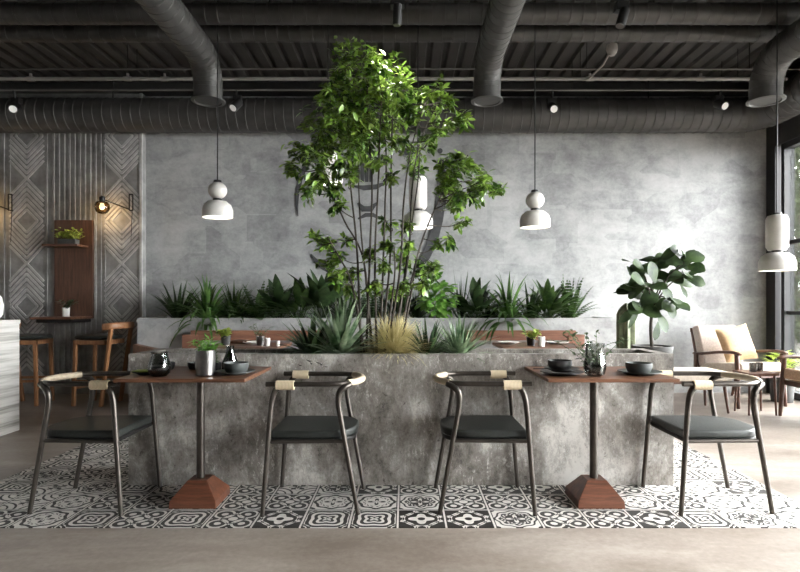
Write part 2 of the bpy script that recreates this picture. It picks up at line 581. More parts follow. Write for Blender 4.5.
# carved feature panel on the back wall, left
px0, px1, pf = XL, -3.32, 6.96
w = empty('wall_panel', (0, 0, 0), 'tall carved grey plaster panel with diamond relief beside the plain wall', 'wall panel')
w['kind'] = 'structure'
m = M(); m.box(px0, px1, pf, YB, 0, 3.8); m.obj('panel_slab', PANEL, w, smooth=False)
m = M(); m.box(px1 - .03, px1, pf - .02, pf, 0, 3.8); m.obj('panel_edge', PANEL_RIB_LIT, w, smooth=False)
def relief(m, xc, hw, z0, z1, zc, period, step):
    """concentric diamonds: raised bars clipped to a column"""
    k = -6
    sl = 1.05
    for n in range(-8, 9):
        c = zc + n * period
        if c < z0 - period or c > z1 + period: continue
        q = step * 2.2
        while q < period / 2 + .02:
            for sx in (-1, 1):
                for sz in (-1, 1):
                    # |dx|*sl+|dz| = q ; dz limited to half the period
                    xa = 0.0; xb = min(hw, q / sl)
                    if q - xa * sl > period / 2: xa = (q - period / 2) / sl
                    if xb - xa < .02: continue
                    za, zb = c + sz * (q - xa * sl), c + sz * (q - xb * sl)
                    if min(za, zb) < z0 or max(za, zb) > z1: continue
                    m.bar((xc + sx * xa, pf - .004, za), (xc + sx * xb, pf - .004, zb), .026, .02, (0, 1, 0))
            q += step
def colx(px): return (px - 405) * pf / F
zc = CAM_H + (303 - 221) * pf / F
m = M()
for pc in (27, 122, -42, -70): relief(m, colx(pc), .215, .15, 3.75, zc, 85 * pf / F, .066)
m.obj('diamond_relief', PANEL_RIB_LIT, w, smooth=False)
m = M()
for i in range(9):
    xx = colx(54 + i * 5.2)
    m.box(xx - .012, xx + .012, pf - .014, pf, .1, 3.75)
for pc in (4, 10, 47, 101, 105, 139.5, -18): m.box(colx(pc) - .012, colx(pc) + .012, pf - .012, pf, .1, 3.75)
m.obj('fluting', PANEL, w, smooth=False)

# right-hand glazing
def window(name, y0, y1):
    t = empty(name, (XR + .08, (y0 + y1) / 2, 0), None, None); t['kind'] = 'structure'
    L = (y1 - y0) / 2
    m = M()
    m.box(-.06, .06, -L, -L + .06, .05, 3.11); m.box(-.06, .06, L - .06, L, .05, 3.11)
    m.box(-.06, .06, -L, L, 0, .08); m.box(-.06, .06, -L, L, 3.04, 3.11)
    m.obj('window_frame', BLACKM, t, smooth=False)
    for z in (1.03, 1.89):
        m = M(); m.box(-.035, .035, -L + .06, L - .06, z - .022, z + .022); m.obj('glazing_bar', BLACKM, t, smooth=False)
    m = M(); m.box(-.004, .004, -L + .05, L - .05, .06, 3.06); m.obj('pane', PANE, t, smooth=False)
    return t
slab('wall_right_light_block', DARKWALL, XR, XR + .25, YF, -.7, 0, 3.11)  # unseen solid stretch instead of glazing, added to block daylight from the front left
slab('trim_2', BLACKM, XR - .0, XR + .2, 6.88, YB, 0, 3.15)
for i, (a, b) in enumerate([(4.95, 6.80), (3.0, 4.95), (1.05, 3.0), (-.7, 1.05)]): window('window_%d' % (i + 1), a, b)
window('window_6', 6.80, 6.90) if False else None

# ------------------------------------------------------------------ garden beyond the glass
slab('ground', PAVE, XR + .25, 22, -6, 24, -.2, -.05)
def bushy(name, loc, label, mat, r, h, n, L, seed, cat='shrub', group=None):
    rr = random.Random(seed)
    t = empty(name, loc, label, cat, group)
    m = M()
    for i in range(5):
        a = rr.uniform(0, 2 * PI); m.tube([(0, 0, 0), (math.cos(a) * r * .3, math.sin(a) * r * .3, h * .5), (math.cos(a) * r * .5, math.sin(a) * r * .5, h * .85)], [.03, .02, .008], 6)
    m.obj('stem', BARK, t)
    m = M()
    for i in range(n):
        a, z = rr.uniform(0, 2 * PI), rr.random()
        q = r * math.sqrt(rr.random()) * (math.sin(PI * min(1, .15 + .8 * z)) ** .5)
        p = Vector((q * math.cos(a), q * math.sin(a), h * (.08 + .92 * z)))
        d = Vector((rr.gauss(0, 1), rr.gauss(0, 1), rr.gauss(0, .6)))
        m.leaf(p, d, Vector((rr.gauss(0, .4), rr.gauss(0, .4), 1)), L * rr.uniform(.7, 1.2), L * .45, .2, 2)
    m.obj('foliage', mat, t, recalc=False)
    return t
bushy('garden_shrub', (6.75, 9.75, -.05), 'tall pale green shrub outside the window, by the white post', OUTG, .85, 4.6, 3600, .16, 1, group=None)
bushy('garden_shrub', (8.7, 12.4, -.05), 'taller shrub further back outside the window', OUTG, 1.2, 5.8, 3600, .2, 2)
bushy('garden_shrub', (11.9, 16.6, -.05), 'shrub furthest out in the garden beyond the glass', OUTG, 1.9, 7.5, 3600, .28, 3)
m = M(); m.box(-.05, .05, -.05, .05, 0, 4.2); m.box(-.07, .07, -.07, .07, 0, .25)
tag(m.obj('garden_post', OUTW, None, smooth=False, bevel=.01, loc=(5.53, 7.95, -.05)), 'slim white square post outside the window', 'post')

# ------------------------------------------------------------------ ducts, pipes, spotlights
def spiral_duct(m, pts, r, rib=.085, n=20, lip=.006):
    """pipe with raised seams every rib metres along its path"""
    P_ = [Vector(p) for p in pts]
    out, rad = [], []
    for a, b in zip(P_, P_[1:]):
        L = (b - a).length; k = max(1, round(L / rib))
        for i in range(k):
            p0 = a + (b - a) * (i / k)
            st = (b - a) / k
            out += [p0, p0 + st * .84, p0 + st * .87, p0 + st * .97]
            rad += [r, r, r + lip, r + lip]
    out.append(P_[-1]); rad.append(r)
    m.tube(out, rad, n)
t = empty('air_duct', (0, 6.78, 3.46), 'long dark spiral duct running along the top of the back wall', 'duct')
m = M()
pts = [(XL + .05, 0, 0), (4.05, 0, 0)] + [(4.05 + .30 * math.sin(a), -.30 + .30 * math.cos(a), 0) for a in [PI / 2 * i / 6 for i in range(1, 7)]] + [(4.35, -9.7, 0)]
spiral_duct(m, pts, .205, .115, 24, .005); m.obj('duct_pipe', DUCT, t)
for x in (-3.6, 0, 3.0):
    m = M(); m.tube([(x, 0, .2), (x, 0, .44)], .008, 6); m.obj('hanger', BLACK, t)
for (y, z, r, lab) in ((4.86, 3.705, .088, 'upper slim ribbed duct crossing the ceiling, nearer the viewer'), (5.20, 3.70, .078, 'lower slim ribbed duct crossing the ceiling behind the other')):
    t = empty('slim_duct', (0, y, z), lab, 'duct')
    m = M(); spiral_duct(m, [(XL + .05, 0, 0), (4.1, 0, 0)], r, .11, 16, .004); m.obj('duct_pipe', DUCT, t)
    for x in (-4, -1.2, 2.2):
        m = M(); m.tube([(x, 0, r), (x, 0, ZC - z)], .006, 6); m.obj('hanger', BLACK, t)
for (xx, rr_, lab) in ((-1.86, .132, 'round ceiling duct turning down, on the left above the wall lamp side'), (.775, .128, 'round ceiling duct turning down, just right of the tree'), (3.41, .138, 'round ceiling duct turning down by the window corner')):
    Z0 = 3.44
    t = empty('outlet_duct', (xx, 5.2, Z0), lab, 'duct')
    m = M()
    br = .27
    run = [(0, -7.9, 0), (0, -br, 0)] + [(0, -br + br * math.sin(a), -br + br * math.cos(a)) for a in [PI / 2 * i / 6 for i in range(1, 7)]] + [(0, 0, -.38)]
    spiral_duct(m, run, rr_, .10, 24, .004); m.obj('duct_pipe', DUCTLIGHT, t)
    m = M()
    m.lathe([(rr_, -.365), (rr_ + .024, -.37), (rr_ + .024, -.385), (rr_ - .005, -.39), (rr_ - .012, -.378), (0, -.372)], n=28)
    m.obj('outlet_grille', DUCTLIGHT, t)
    for y in (-1.2, -3.5):
        m = M(); m.bar((0, y, rr_), (0, y, ZC - Z0), .03, .004, (1, 0, 0)); m.obj('hanger', BLACK, t)
def pipe(y, z, r, mat, lab, joints=()):
    t = empty('ceiling_pipe', (0, y, z), lab, 'pipe')
    m = M(); m.tube([(XL + .05, 0, 0), (4.13, 0, 0)], r, 10); m.obj('pipe_run', mat, t)
    for x in joints:
        m = M(); m.tube([(x - .04, 0, 0), (x + .04, 0, 0)], r * 1.35, 10); m.tube([(x, 0, 0), (x, 0, r * 3)], r * .8, 8); m.obj('coupling', mat, t)
    for x in (-4.6, -2.9, -.4, 1.9, 3.6):
        m = M(); m.tube([(x, 0, r), (x, 0, ZC - z)], .004, 6); m.obj('hanger', BLACK, t)
pipe(5.95, 3.575, .019, PIPE, 'thick pale sprinkler pipe running across the ceiling', (-4.05, -2.6, 1.0, 2.0, -3.0, 3.2))
pipe(5.75, 3.595, .009, PIPED, 'thin pipe just above the pale sprinkler pipe')
pipe(6.25, 3.57, .012, PIPED, 'thin pipe behind and below the pale sprinkler pipe')
def spot(px, py, d, lab, lit=True, dirv=(0, -.55, -.8), L=.14, r=.05, watts=0):
    D = math.radians; p = P(px, py, d)
    t = empty('spotlight', p, lab, 'spotlight', 'ceiling spotlights')
    dv = Vector(dirv).normalized()
    m = M(); m.tube([-dv * L, -dv * (L * .95), -dv * .01, (0, 0, 0)], [r * .7, r, r, r * .95], 16); m.obj('lamp_head', BLACK, t)
    m = M(); m.tube([dv * -.003, dv * .004], [r * .8, r * .8], 16); m.obj('lens', SPOTL if lit else PIPED, t)
    if watts:
        l = bpy.data.lights.new('spot_beam', 'SPOT'); l.energy = watts; l.spot_size = D(100); l.spot_blend = .8; l.shadow_soft_size = .05; l.color = (1, .95, .86)
        lo = bpy.data.objects.new('spot_beam', l); COL.objects.link(lo); lo.parent = t; lo.location = dv * .02
        lo.rotation_euler = dv.to_track_quat('-Z', 'Y').to_euler()
    m = M(); h = ZC - p.z
    q_ = -dv * L * .6; tz = (3.575 if lit else ZC) - p.z
    m.tube([q_, q_ + Vector((0, .02, .05)), (q_.x, (6.25 - p.y) if lit else q_.y + .02, tz)], .012, 8)
    m.box(-.045, .045, .0, .07, .05, .11, Matrix.Translation(-dv * L * .6)); m.obj('mount', BLACK, t)
spot(13, 109, 6.2, 'lit spotlight at far left below the pipes', dirv=(.3, -.7, -.5))
spot(233, 108, 6.2, 'lit spotlight just right of the left outlet duct', dirv=(-.3, -.6, -.7))
spot(554, 109, 6.2, 'lit spotlight above the right pendant lamp', dirv=(0, -.8, -.5))
spot(725, 106, 6.2, 'lit spotlight beside the window corner outlet duct', dirv=(.2, -.8, -.5))
spot(397, 25, 3.55, 'black cylinder spotlight above the tree top', False, (-.03, .12, -.9), .13, .03, 26)
spot(620, 26, 4.0, 'grey cylinder spotlight at top right near the ceiling fixture', False, (-.3, -.1, -.9), .14, .036, 25)
p = P(612, 50, 5.45)
t = empty('ceiling_camera', p, 'small domed ceiling fixture on a bent arm by the sprinkler pipe', 'ceiling fixture')
m = M(); m.lathe([(0, .05), (.05, .05), (.055, .0), (.045, -.03), (.025, -.055), (0, -.06)], n=20); m.obj('dome', PIPE, t)
m = M(); m.tube([(0, 0, .05), (0, 0, ZC - p.z)], .02, 8); m.tube([(-.02, 0, -.02), (-.05, .1, -.10), (-.10, .38, -.13), (-.13, .50, -.095)], .011, 8); m.obj('arm', PIPE, t)

# ------------------------------------------------------------------ wall emblem
t = empty('wall_emblem', (0, YB, 0), 'large dark grey round emblem on the back wall behind the tree', 'emblem')
def wp(px, py): return ((px - 405) * YB / F, CAM_H - (py - 303) * YB / F)
RXZ = Matrix(((1, 0, 0, 0), (0, 0, 1, 0), (0, 1, 0, 0), (0, 0, 0, 1)))
def stroke(pts, ws):
    """a flat brush stroke on the wall"""
    L, R_ = [], []
    q = [Vector(wp(*p)) for p in pts]
    for i, c in enumerate(q):
        d = (q[min(i + 1, len(q) - 1)] - q[max(i - 1, 0)]).normalized(); nrm = Vector((-d.y, d.x))
        w_ = ws[i] * YB / F / 2
        L.append(c + nrm * w_); R_.append(c - nrm * w_)
    for i in range(len(q) - 1):
        m.prism([L[i], L[i + 1], R_[i + 1], R_[i]], -.012, 0.0, RXZ)
def circ(cx, cy, r, n=16): m.prism([wp(cx + r * math.cos(2 * PI * k / n), cy + r * math.sin(2 * PI * k / n)) for k in range(n)], -.012, 0, RXZ)
def ringpt(a): return (369 + 72 * math.cos(a), 203 - 76 * math.sin(a))
D = math.radians
m = M(); stroke([ringpt(D(a)) for a in range(120, 191, 7)], [6, 6, 5.5, 5, 5, 4.5, 4.5, 4, 3.5, 2.5, .6][:len(range(120, 191, 7))]); m.obj('arc', EMBLEM, t, smooth=False)
m = M(); stroke([(311, 254), (316, 261), (323, 267), (329, 271)], [1, 4.5, 5.5, 4]); m.obj('arc', EMBLEM, t, smooth=False)
m = M(); stroke([(441, 160), (442, 178), (441, 200), (438, 220), (433, 240), (426, 256), (418, 268)], [6, 9, 10, 10, 10, 9, 6]); m.obj('arc', EMBLEM, t, smooth=False)
m = M()
for i in range(5):
    m = M(); stroke([(353 + i * 4.6, 150), (353.5 + i * 4.4, 182)], [3.6, 3.2]); m.obj('bar', EMBLEM, t, smooth=False)
for pts_, ws_ in (([(352, 186), (364, 188), (376, 187), (388, 182)], [1, 5, 5, 1]), ([(358, 203), (363, 209), (371, 209), (377, 203)], [2, 6, 6, 2]), ([(358, 219), (366, 215), (373, 215), (381, 219)], [1.5, 4, 4, 1.5])):
    m = M(); stroke(pts_, ws_); m.obj('swash', EMBLEM, t, smooth=False)
m = M(); stroke([(393, 147), (404, 152), (416, 152)], [2, 8, 3]); m.obj('swash', EMBLEM, t, smooth=False)
for cx in (430, 440):
    m = M(); circ(cx, 151, 2.6); m.obj('dot', EMBLEM, t, smooth=False)

# ------------------------------------------------------------------ concrete planters and booth benches
t = empty('concrete_planter', (-.02, 3.46, 0), 'long weathered concrete trough in front, holding the tree', 'planter')
x0, x1, dp, H, wt = -1.72, 1.71, .44, .828, .075
m = M()
m.box(x0, x1, 0, wt, 0, H); m.box(x0, x1, dp - wt, dp, 0, H)
m.box(x0, x0 + wt, wt, dp - wt, 0, H); m.box(x1 - wt, x1, wt, dp - wt, 0, H); m.box(x0 + wt, x1 - wt, wt, dp - wt, 0, .4)
m.obj('trough', PLANTER, t, smooth=False)
m = M(); m.box(-.80, .60, wt, dp - wt, .4, .79); m.obj('soil', SOIL, t, smooth=False)
m = M()
for (px, py, w_, h_) in ((300, 365, 5, 2), (309, 360.5, 7, 2.5), (311, 363, 3, 3), (318, 362.5, 6, 2), (321, 364, 4, 3), (326, 366.5, 5, 1.6)):
    q = P(px, py, 3.46); q = (q.x + .02, q.z); sx, sz = w_ / 2 * .0063, h_ / 2 * .0063
    m.prism([(q[0] - sx, q[1] + sz), (q[0] - sx * .3, q[1] + sz * .3), (q[0] + sx, q[1] - sz * .6), (q[0], q[1] - sz)], -.003, .001, RXZ)
st = m.obj('fleck_marks', FLECKS, t, smooth=False); st['label'] = 'dark fleck marks on the front face'  # small dark flecks just proud of the front face

t = empty('rear_planter', (0, 6.2, 0), 'long low concrete planter of ferns against the back wall', 'planter')
x0, x1, dp, H, wt = -3.02, 2.39, .7, .98, .06
m = M()
m.box(x0, x1, 0, wt, 0, H); m.box(x0, x1, dp - wt, dp, 0, H)
m.box(x0, x0 + wt, wt, dp - wt, 0, H); m.box(x1 - wt, x1, wt, dp - wt, 0, H)
m.obj('trough', REARCON, t, smooth=False)
m = M(); m.box(x0 + wt, x1 - wt, wt, dp - wt, .4, .92); m.obj('soil', SOIL, t, smooth=False)

def bench(xa, xb, lab):
    t = empty('booth_bench', ((xa + xb) / 2, 5.9, 0), lab, 'bench', 'booth benches')
    h = (xb - xa) / 2
    m = M(); m.box(-h, h, .2, .25, .735, .845); m.obj('backrest', BENCHW, t, smooth=False, bevel=.006)
    m = M(); m.box(-h, h, -.25, .25, .40, .45); m.obj('seat', BENCHW, t, smooth=False, bevel=.006)
    for s in (-1, 1):
        m = M(); m.box(s * h - .09, s * h + .09, .19, .26, .45, .80); m.obj('post', BENCHW, t, smooth=False, bevel=.005)
        m = M(); m.box(s * h * .9 - .04, s * h * .9 + .04, -.22, .22, 0, .40); m.obj('leg', BENCHW, t, smooth=False, bevel=.005)
bench(-2.38, -.75, 'left wooden booth bench behind the planter, open backrest')
bench(.68, 1.90, 'right wooden booth bench behind the planter, near the fig tree')

def btable(xa, xb, ya, yb, lab, z=.765, loc=None):
    t = empty('booth_table', ((xa + xb) / 2, (ya + yb) / 2, 0), lab, 'table', 'booth tables')
    h, k = (xb - xa) / 2, (yb - ya) / 2
    m = M(); m.box(-h, h, -k, k, z - .025, z); m.obj('table_top', WALNUT, t, smooth=False, bevel=.004)
    m = M(); m.tube([(0, 0, .03), (0, 0, z - .025)], .022, 12); m.obj('post', BLACK, t)
    m = M(); m.box(-.2, .2, -.2, .2, 0, .03); m.obj('base', BLACK, t, smooth=False, bevel=.005)
btable(-1.80, -1.10, 4.75, 5.37, 'booth table behind the left half of the front planter')
btable(.85, 1.58, 4.75, 5.37, 'booth table behind the right half of the front planter')
t = empty('end_board', (-2.40, 5.12, 0), 'upright wooden board standing behind the left end of the front planter', 'board')
m = M(); m.bar((-.26, .31, .375), (.26, -.31, .375), .05, .74); m.obj('board', BENCHW, t, smooth=False, bevel=.005)
m = M(); m.bar((-.27, .32, .02), (.27, -.32, .02), .12, .04); m.obj('foot', BENCHW, t, smooth=False, bevel=.005)

# ------------------------------------------------------------------ chairs and tables in front
def arc(c, u, v, r, a0, a1, n):
    return [Vector(c) + Vector(u) * (r * math.cos(a0 + (a1 - a0) * i / n)) + Vector(v) * (r * math.sin(a0 + (a1 - a0) * i / n)) for i in range(n + 1)]
def smooth_path(pts, k=6):
    """Catmull-Rom through the points"""
    p = [Vector(a) for a in pts]; p = [p[0] * 2 - p[1]] + p + [p[-1] * 2 - p[-2]]
    out = []
    for i in range(1, len(p) - 2):
        a, b, c, d = p[i - 1:i + 3]
        for j in range(k):
            t = j / k
            out.append(.5 * ((2 * b) + (c - a) * t + (2 * a - 5 * b + 4 * c - d) * t * t + (3 * b - a - 3 * c + d) * t ** 3))
    out.append(p[-2]); return out
ZR = .708
def make_chair(lab):
    t = empty('dining_chair', (0, 0, 0), lab, 'chair', 'bronze armchairs at the front tables')
    # seat pad: rounded at the back (-x)
    poly = [(.215, -.205), (.215, .205)] + [(-.10 + .15 * math.cos(a) * .95, .05 + .15 * math.sin(a)) for a in [D(q) for q in range(90, 181, 15)]]
    poly = [(.222, -.208), (.222, .208), (.0, .212)]
    poly += [(-.09 - .15 * math.sin(D(q)), .052 + .155 * math.cos(D(q))) for q in range(0, 91, 15)]
    poly += [(-.09 - .15 * math.cos(D(q)), -.052 - .155 * math.sin(D(q))) for q in range(0, 91, 15)]
    poly += [(.0, -.212)]
    m = M(); m.prism(poly, .408, .452); m.obj('seat', LEATHER, t, bevel=.014, seg=3)
    m = M(); m.prism([(x * .985, y * .985) for x, y in poly], .386, .408); m.obj('seat_frame', BLACK, t, bevel=.003)
    for s in (-1, 1):
        m = M()
        pth = [(.255, s * .236, 0), (.236, s * .231, .25), (.2135, s * .225, .55), (.203, s * .222, .63), (.185, s * .221, .678), (.15, s * .22, .697), (.10, s * .219, .703)]
        sm = smooth_path(pth, 4); n = len(sm)
        m.tube(sm, [.0125 + .0045 * min(1, i / n * 1.6) for i in range(n)], 12); m.obj('leg', CHAIRM, t)
        m = M()
        pth = [(-.258, s * .207, 0), (-.213, s * .2095, .25), (-.166, s * .212, .51), (-.152, s * .212, .60), (-.156, s * .212, .66), (-.185, s * .204, .69), (-.215, s * .18, .702)]
        sm = smooth_path(pth, 4); n = len(sm)
        m.tube(sm, [.0125 + .0045 * min(1, i / n * 1.6) for i in range(n)], 12); m.obj('leg', CHAIRM, t)
        m = M(); m.tube([(.222, s * .224, .398), (-.19, s * .21, .398)], .011, 10); m.obj('side_rail', CHAIRM, t)
    rail = [(.238, -.222, ZR), (.10, -.222, ZR), (-.06, -.219, ZR)]
    rail += [(-.10 - .165 * math.sin(D(q)), -.215 * math.cos(D(q)), ZR) for q in range(10, 171, 10)]
    rail += [(-.06, .219, ZR), (.10, .222, ZR), (.238, .222, ZR)]
    sm = smooth_path(rail, 3)
    m = M(); m.tube(sm, .0145, 12); m.obj('arm_rail', CHAIRM, t)
    bk = [p for p in sm if p.x < -.195]
    m = M(); m.tube(bk, .0185, 14, True, 1.0); o = m.obj('back_wrap', CREAM, t); o['label'] = 'cream leather wrap on the back rail'
    for s in (-1, 1):
        m = M(); m.tube([(.182, s * .222, ZR - .006), (.086, s * .222, ZR - .006)], .026, 14, True, 1.0)
        o = m.obj('arm_wrap', CANE, t); o['label'] = 'straw-coloured cane wrap on the arm'
    return t
ch = make_chair('bronze armchair at far left, facing the left table from its left')
spots = [(-1.785, 3.20, 0, None), (-.512, 3.19, PI, 'bronze armchair right of the left table, facing left towards it'),
         (.447, 3.20, 0, 'bronze armchair left of the right table, facing right towards it'), (1.742, 3.20, PI, 'bronze armchair at far right, facing the right table from its right')]
for i, (x, y, a, lab) in enumerate(spots):
    c = ch if i == 0 else copy_tree(ch)
    c.location = (x, y, .004); c.rotation_euler.z = a
    if lab: c['label'] = lab

TT = .748
def make_table(lab):
    t = empty('dining_table', (0, 0, .004), lab, 'table', 'front dining tables')
    m = M(); m.box(-.345, .345, -.31, .262, TT - .019, TT); m.obj('table_top', WALNUT, t, smooth=False, bevel=.003)
    m = M(); m.tube([(0, 0, .13), (0, 0, TT - .019)], .0235, 16); m.obj('post', CHAIRM, t)
    m = M(); a, b, c = .132, .128, .055
    vs = []
    for h, s in ((0, a), (.042, b), (.135, c)): vs += [(-s, -s, h), (s, -s, h), (s, s, h), (-s, s, h)]
    m.add(vs, [(3, 2, 1, 0), (8, 9, 10, 11)] + [(k * 4 + i, k * 4 + (i + 1) % 4, k * 4 + 4 + (i + 1) % 4, k * 4 + 4 + i) for k in (0, 1) for i in range(4)])
    o = m.obj('base', BASEW, t, smooth=False, bevel=.004); o['label'] = 'reddish wooden pyramid-shaped foot'
    return t
ta = make_table('square wooden pedestal table on the left, with the metal herb cup')
ta.location = (-1.185, 3.19, .004)
tb = copy_tree(ta); tb.location = (1.095, 3.19, .004); tb['label'] = 'square wooden pedestal table on the right, with the glass jar of sprigs'
TZ = TT + .004

# ------------------------------------------------------------------ tableware
def lathe_obj(name, prof, mat, parent=None, n=28): 
    m = M(); m.lathe(prof, n=n); return m.obj(name, mat, parent)
def plate(x, y, z, r, mat, lab, group=None, name='plate'):
    o = lathe_obj(name, [(0, .0), (r * .6, 0), (r * .65, .004), (r, .016), (r, .02), (r * .95, .019), (r * .62, .009), (0, .008)], mat)
    o.location = (x, y, z); return tag(o, lab, 'plate', group)
def bowl(x, y, z, r, h, mat, lab, group=None):
    o = lathe_obj('bowl', [(0, 0), (r * .7, 0), (r * .85, h * .12), (r, h * .55), (r * 1.0, h), (r * .95, h), (r * .93, h * .55), (r * .75, h * .18), (0, h * .14)], mat)
    o.location = (x, y, z); return tag(o, lab, 'bowl', group)
def sprigs(m, base, n, h, spread, L, W, seed, leaves=7, lean=(0, 0)):
    rr = random.Random(seed)
    for i in range(n):
        a = rr.uniform(0, 2 * PI)
        d = Vector((math.cos(a) * spread * rr.uniform(.3, 1) + lean[0], math.sin(a) * spread * rr.uniform(.3, 1) + lean[1], 1)).normalized()
        pts = [Vector(base)]; cur = d
        for k in range(leaves):
            cur = (cur + Vector((d.x, d.y, -.3)) * .12).normalized(); pts.append(pts[-1] + cur * (h / leaves))
        m.tube(pts, .0014, 4)
        for k in range(1, leaves + 1):
            for sg in (-1, 1):
                q = rr.uniform(0, PI)
                sd = Vector((math.cos(q), math.sin(q), rr.uniform(-.1, .6))) * sg
                m.leaf(pts[k], sd + cur * .6, Vector((0, 0, 1)), L * rr.uniform(.7, 1.1), W, .2, 3)
# left table
plate(-1.44, 3.08, TZ, .082, BLACKWARE, 'black plate at the left end of the left table, under the green napkin')
o = M(); o.box(-.05, .05, -.035, .035, 0, .012); o = o.obj('napkin', LIME, None, smooth=False, bevel=.004, loc=(-1.455, 3.06, TZ + .012)); tag(o, 'folded yellow-green napkin on the black plate at far left', 'napkin')
o = bowl(-1.42, 3.28, TZ, .045, .045, BLACKWARE, 'small black bowl behind the napkin plate on the left table')
t = empty('jug', (-1.335, 2.99, TZ), 'round dark glass jug at the front of the left table', 'jug')
lathe_obj('body', [(0, 0), (.036, .001), (.054, .018), (.061, .044), (.058, .07), (.046, .102), (.042, .125), (.047, .132), (.044, .132), (.039, .124), (.043, .1), (.054, .07), (.057, .044), (.05, .02), (.034, .006), (0, .005)], CLEAR, t)
lathe_obj('drink', [(0, .007), (.034, .008), (.049, .022), (.0555, .045), (.0545, .058), (0, .058)], BLACKWARE, t)
bowl(-1.255, 3.31, TZ, .05, .042, BLACKWARE, 'small black bowl between the jug and the herb cup')
t = empty('herb_cup', (-1.095, 3.02, TZ), 'brushed metal cup of green herbs on the left table', 'cup')
lathe_obj('cup', [(0, 0), (.046, 0), (.052, .006), (.053, .14), (.05, .14), (.049, .02), (0, .015)], PEWTER, t)
lathe_obj('soil', [(.049, .118), (0, .122)], SOIL, t)
m = M(); sprigs(m, (0, 0, .12), 13, .085, 1.0, .045, .017, 5, 4); m.obj('herbs', GBRIGHT, t, recalc=False)
t = empty('bottle', (-1.03, 3.24, TZ), 'small dark glass carafe behind the grey bowl', 'carafe')
lathe_obj('body', [(0, 0), (.042, 0), (.048, .012), (.046, .05), (.026, .1), (.021, .13), (.024, .145), (.021, .145), (.018, .13), (.023, .1), (.042, .05), (.043, .012), (0, .006)], SMOKE, t)
lathe_obj('drink', [(0, .008), (.041, .013), (.0405, .042), (0, .042)], BLACKWARE, t)
t = empty('leafy_sprig', (-1.10, 3.22, TZ), 'trailing green sprig standing in a little black pot behind the herb cup', 'sprig')
lathe_obj('pot', [(0, 0), (.022, 0), (.027, .05), (.024, .05), (.02, .01), (0, .008)], BLACKWARE, t)
m = M(); sprigs(m, (0, 0, .03), 4, .11, .5, .03, .013, 9, 5); m.obj('leaves', GFERN, t, recalc=False)
plate(-.95, 3.08, TZ, .108, SLATE, 'grey plate under the bowl at the right of the left table')
bowl(-.945, 3.08, TZ + .009, .068, .056, SLATE, 'grey bowl standing on its plate on the left table')
# right table
plate(.872, 3.06, TZ, .118, BLACKWARE, 'lower black plate of the stack on the right table')
plate(.872, 3.06, TZ + .019, .095, BLACKWARE, 'upper black plate of the stack on the right table')
bowl(.862, 3.06, TZ + .028, .066, .052, BLACKWARE, 'black bowl on top of the plate stack, right table')
m = M(); m.tube([(0, 0, 0), (.10, .0, 0)], .0045, 8, True, .6); m.box(.1, .2, -.01, .01, -.002, .002)
o = m.obj('knife', BLACK, None, loc=(.77, 3.30, TZ + .0035)); tag(o, 'black table knife behind the plate stack', 'knife')
t = empty('sprig_jar', (1.035, 3.0, TZ), 'clear glass jar of water and sprigs on the right table', 'jar')
lathe_obj('jar', [(0, 0), (.035, 0), (.052, .012), (.059, .04), (.058, .07), (.05, .11), (.049, .165), (.053, .178), (.05, .178), (.046, .165), (.047, .11), (.054, .07), (.055, .04), (.048, .016), (0, .006)], CLEAR, t)
lathe_obj('water', [(0, .008), (.047, .018), (.0545, .04), (.0535, .068), (0, .068)], SMOKE, t)
m = M(); sprigs(m, (-.015, 0, .02), 4, .27, .35, .042, .018, 21, 9, (-.30, .1)); sprigs(m, (.01, 0, .02), 4, .22, .4, .036, .016, 25, 8, (.2, 0)); m.obj('sprigs', GMID, t, recalc=False)
m = M(); sprigs(m, (.02, -.02, .15), 1, .16, .2, .032, .015, 31, 7, (1.3, -.2)); m.obj('trailing_sprig', GMID, t, recalc=False)
o = lathe_obj('dish', [(0, 0), (.035, 0), (.05, .02), (.047, .02), (.033, .006), (0, .005)], BLACKWARE); o.location = (1.165, 3.31, TZ); tag(o, 'small black dish between the jar and the right bowl', 'dish')
plate(1.31, 3.07, TZ, .117, SLATE, 'grey plate under the bowl at the right of the right table')
bowl(1.305, 3.07, TZ + .009, .07, .056, SLATE, 'grey bowl standing on its plate on the right table')

# booth table settings (behind the planter)
BZ = .765
def smallpot(x, y, z, lab, pm, lm, r, h, sd, spread=.9, L=.05, W=.03, hh=.06, n=9, name='potted_plant'):
    t = empty(name, (x, y, z), lab, 'plant')
    lathe_obj('pot', [(0, 0), (r * .8, 0), (r, h), (r * .9, h), (r * .85, h * .8), (0, h * .8)], pm, t, 18)
    m = M(); sprigs(m, (0, 0, h * .8), n, hh, spread, L, W, sd, 4); m.obj('leaves', lm, t, recalc=False)
smallpot(-1.655, 5.08, BZ, 'yellow-green plant in a dark pot on the left booth table', POTD, LIME, .045, .085, 41, 1.0, .045, .035, .07, 14)
smallpot(-1.315, 5.0, BZ, 'brownish sprig in a grey pot on the left booth table', PEWTER, GMID, .04, .085, 42, .8, .05, .02, .13, 5)
smallpot(1.14, 4.98, BZ, 'olive leafy plant in a black pot on the right booth table', BLACKWARE, LIME, .042, .075, 43, 1.1, .055, .03, .08, 9)
def candle(x, y, lab, r=.022, h=.055):
    o = lathe_obj('cup', [(0, 0), (r * .9, 0), (r, h), (r * .88, h), (r * .8, h * .2), (0, h * .15)], WHITE, None, 16); o.location = (x, y, BZ); tag(o, lab, 'cup')
candle(-1.235, 4.94, 'white cup beside the sprig pot on the left booth table', .024, .07)
candle(-1.135, 4.92, 'small white cup at the right end of the left booth table', .017, .045)
candle(1.215, 4.90, 'white cup beside the olive plant on the right booth table', .032, .085)
plate(-1.43, 5.20, BZ, .10, WHITE, 'white plate on the left booth table')
plate(.98, 5.20, BZ, .10, WHITE, 'white plate left of the olive plant on the right booth table')
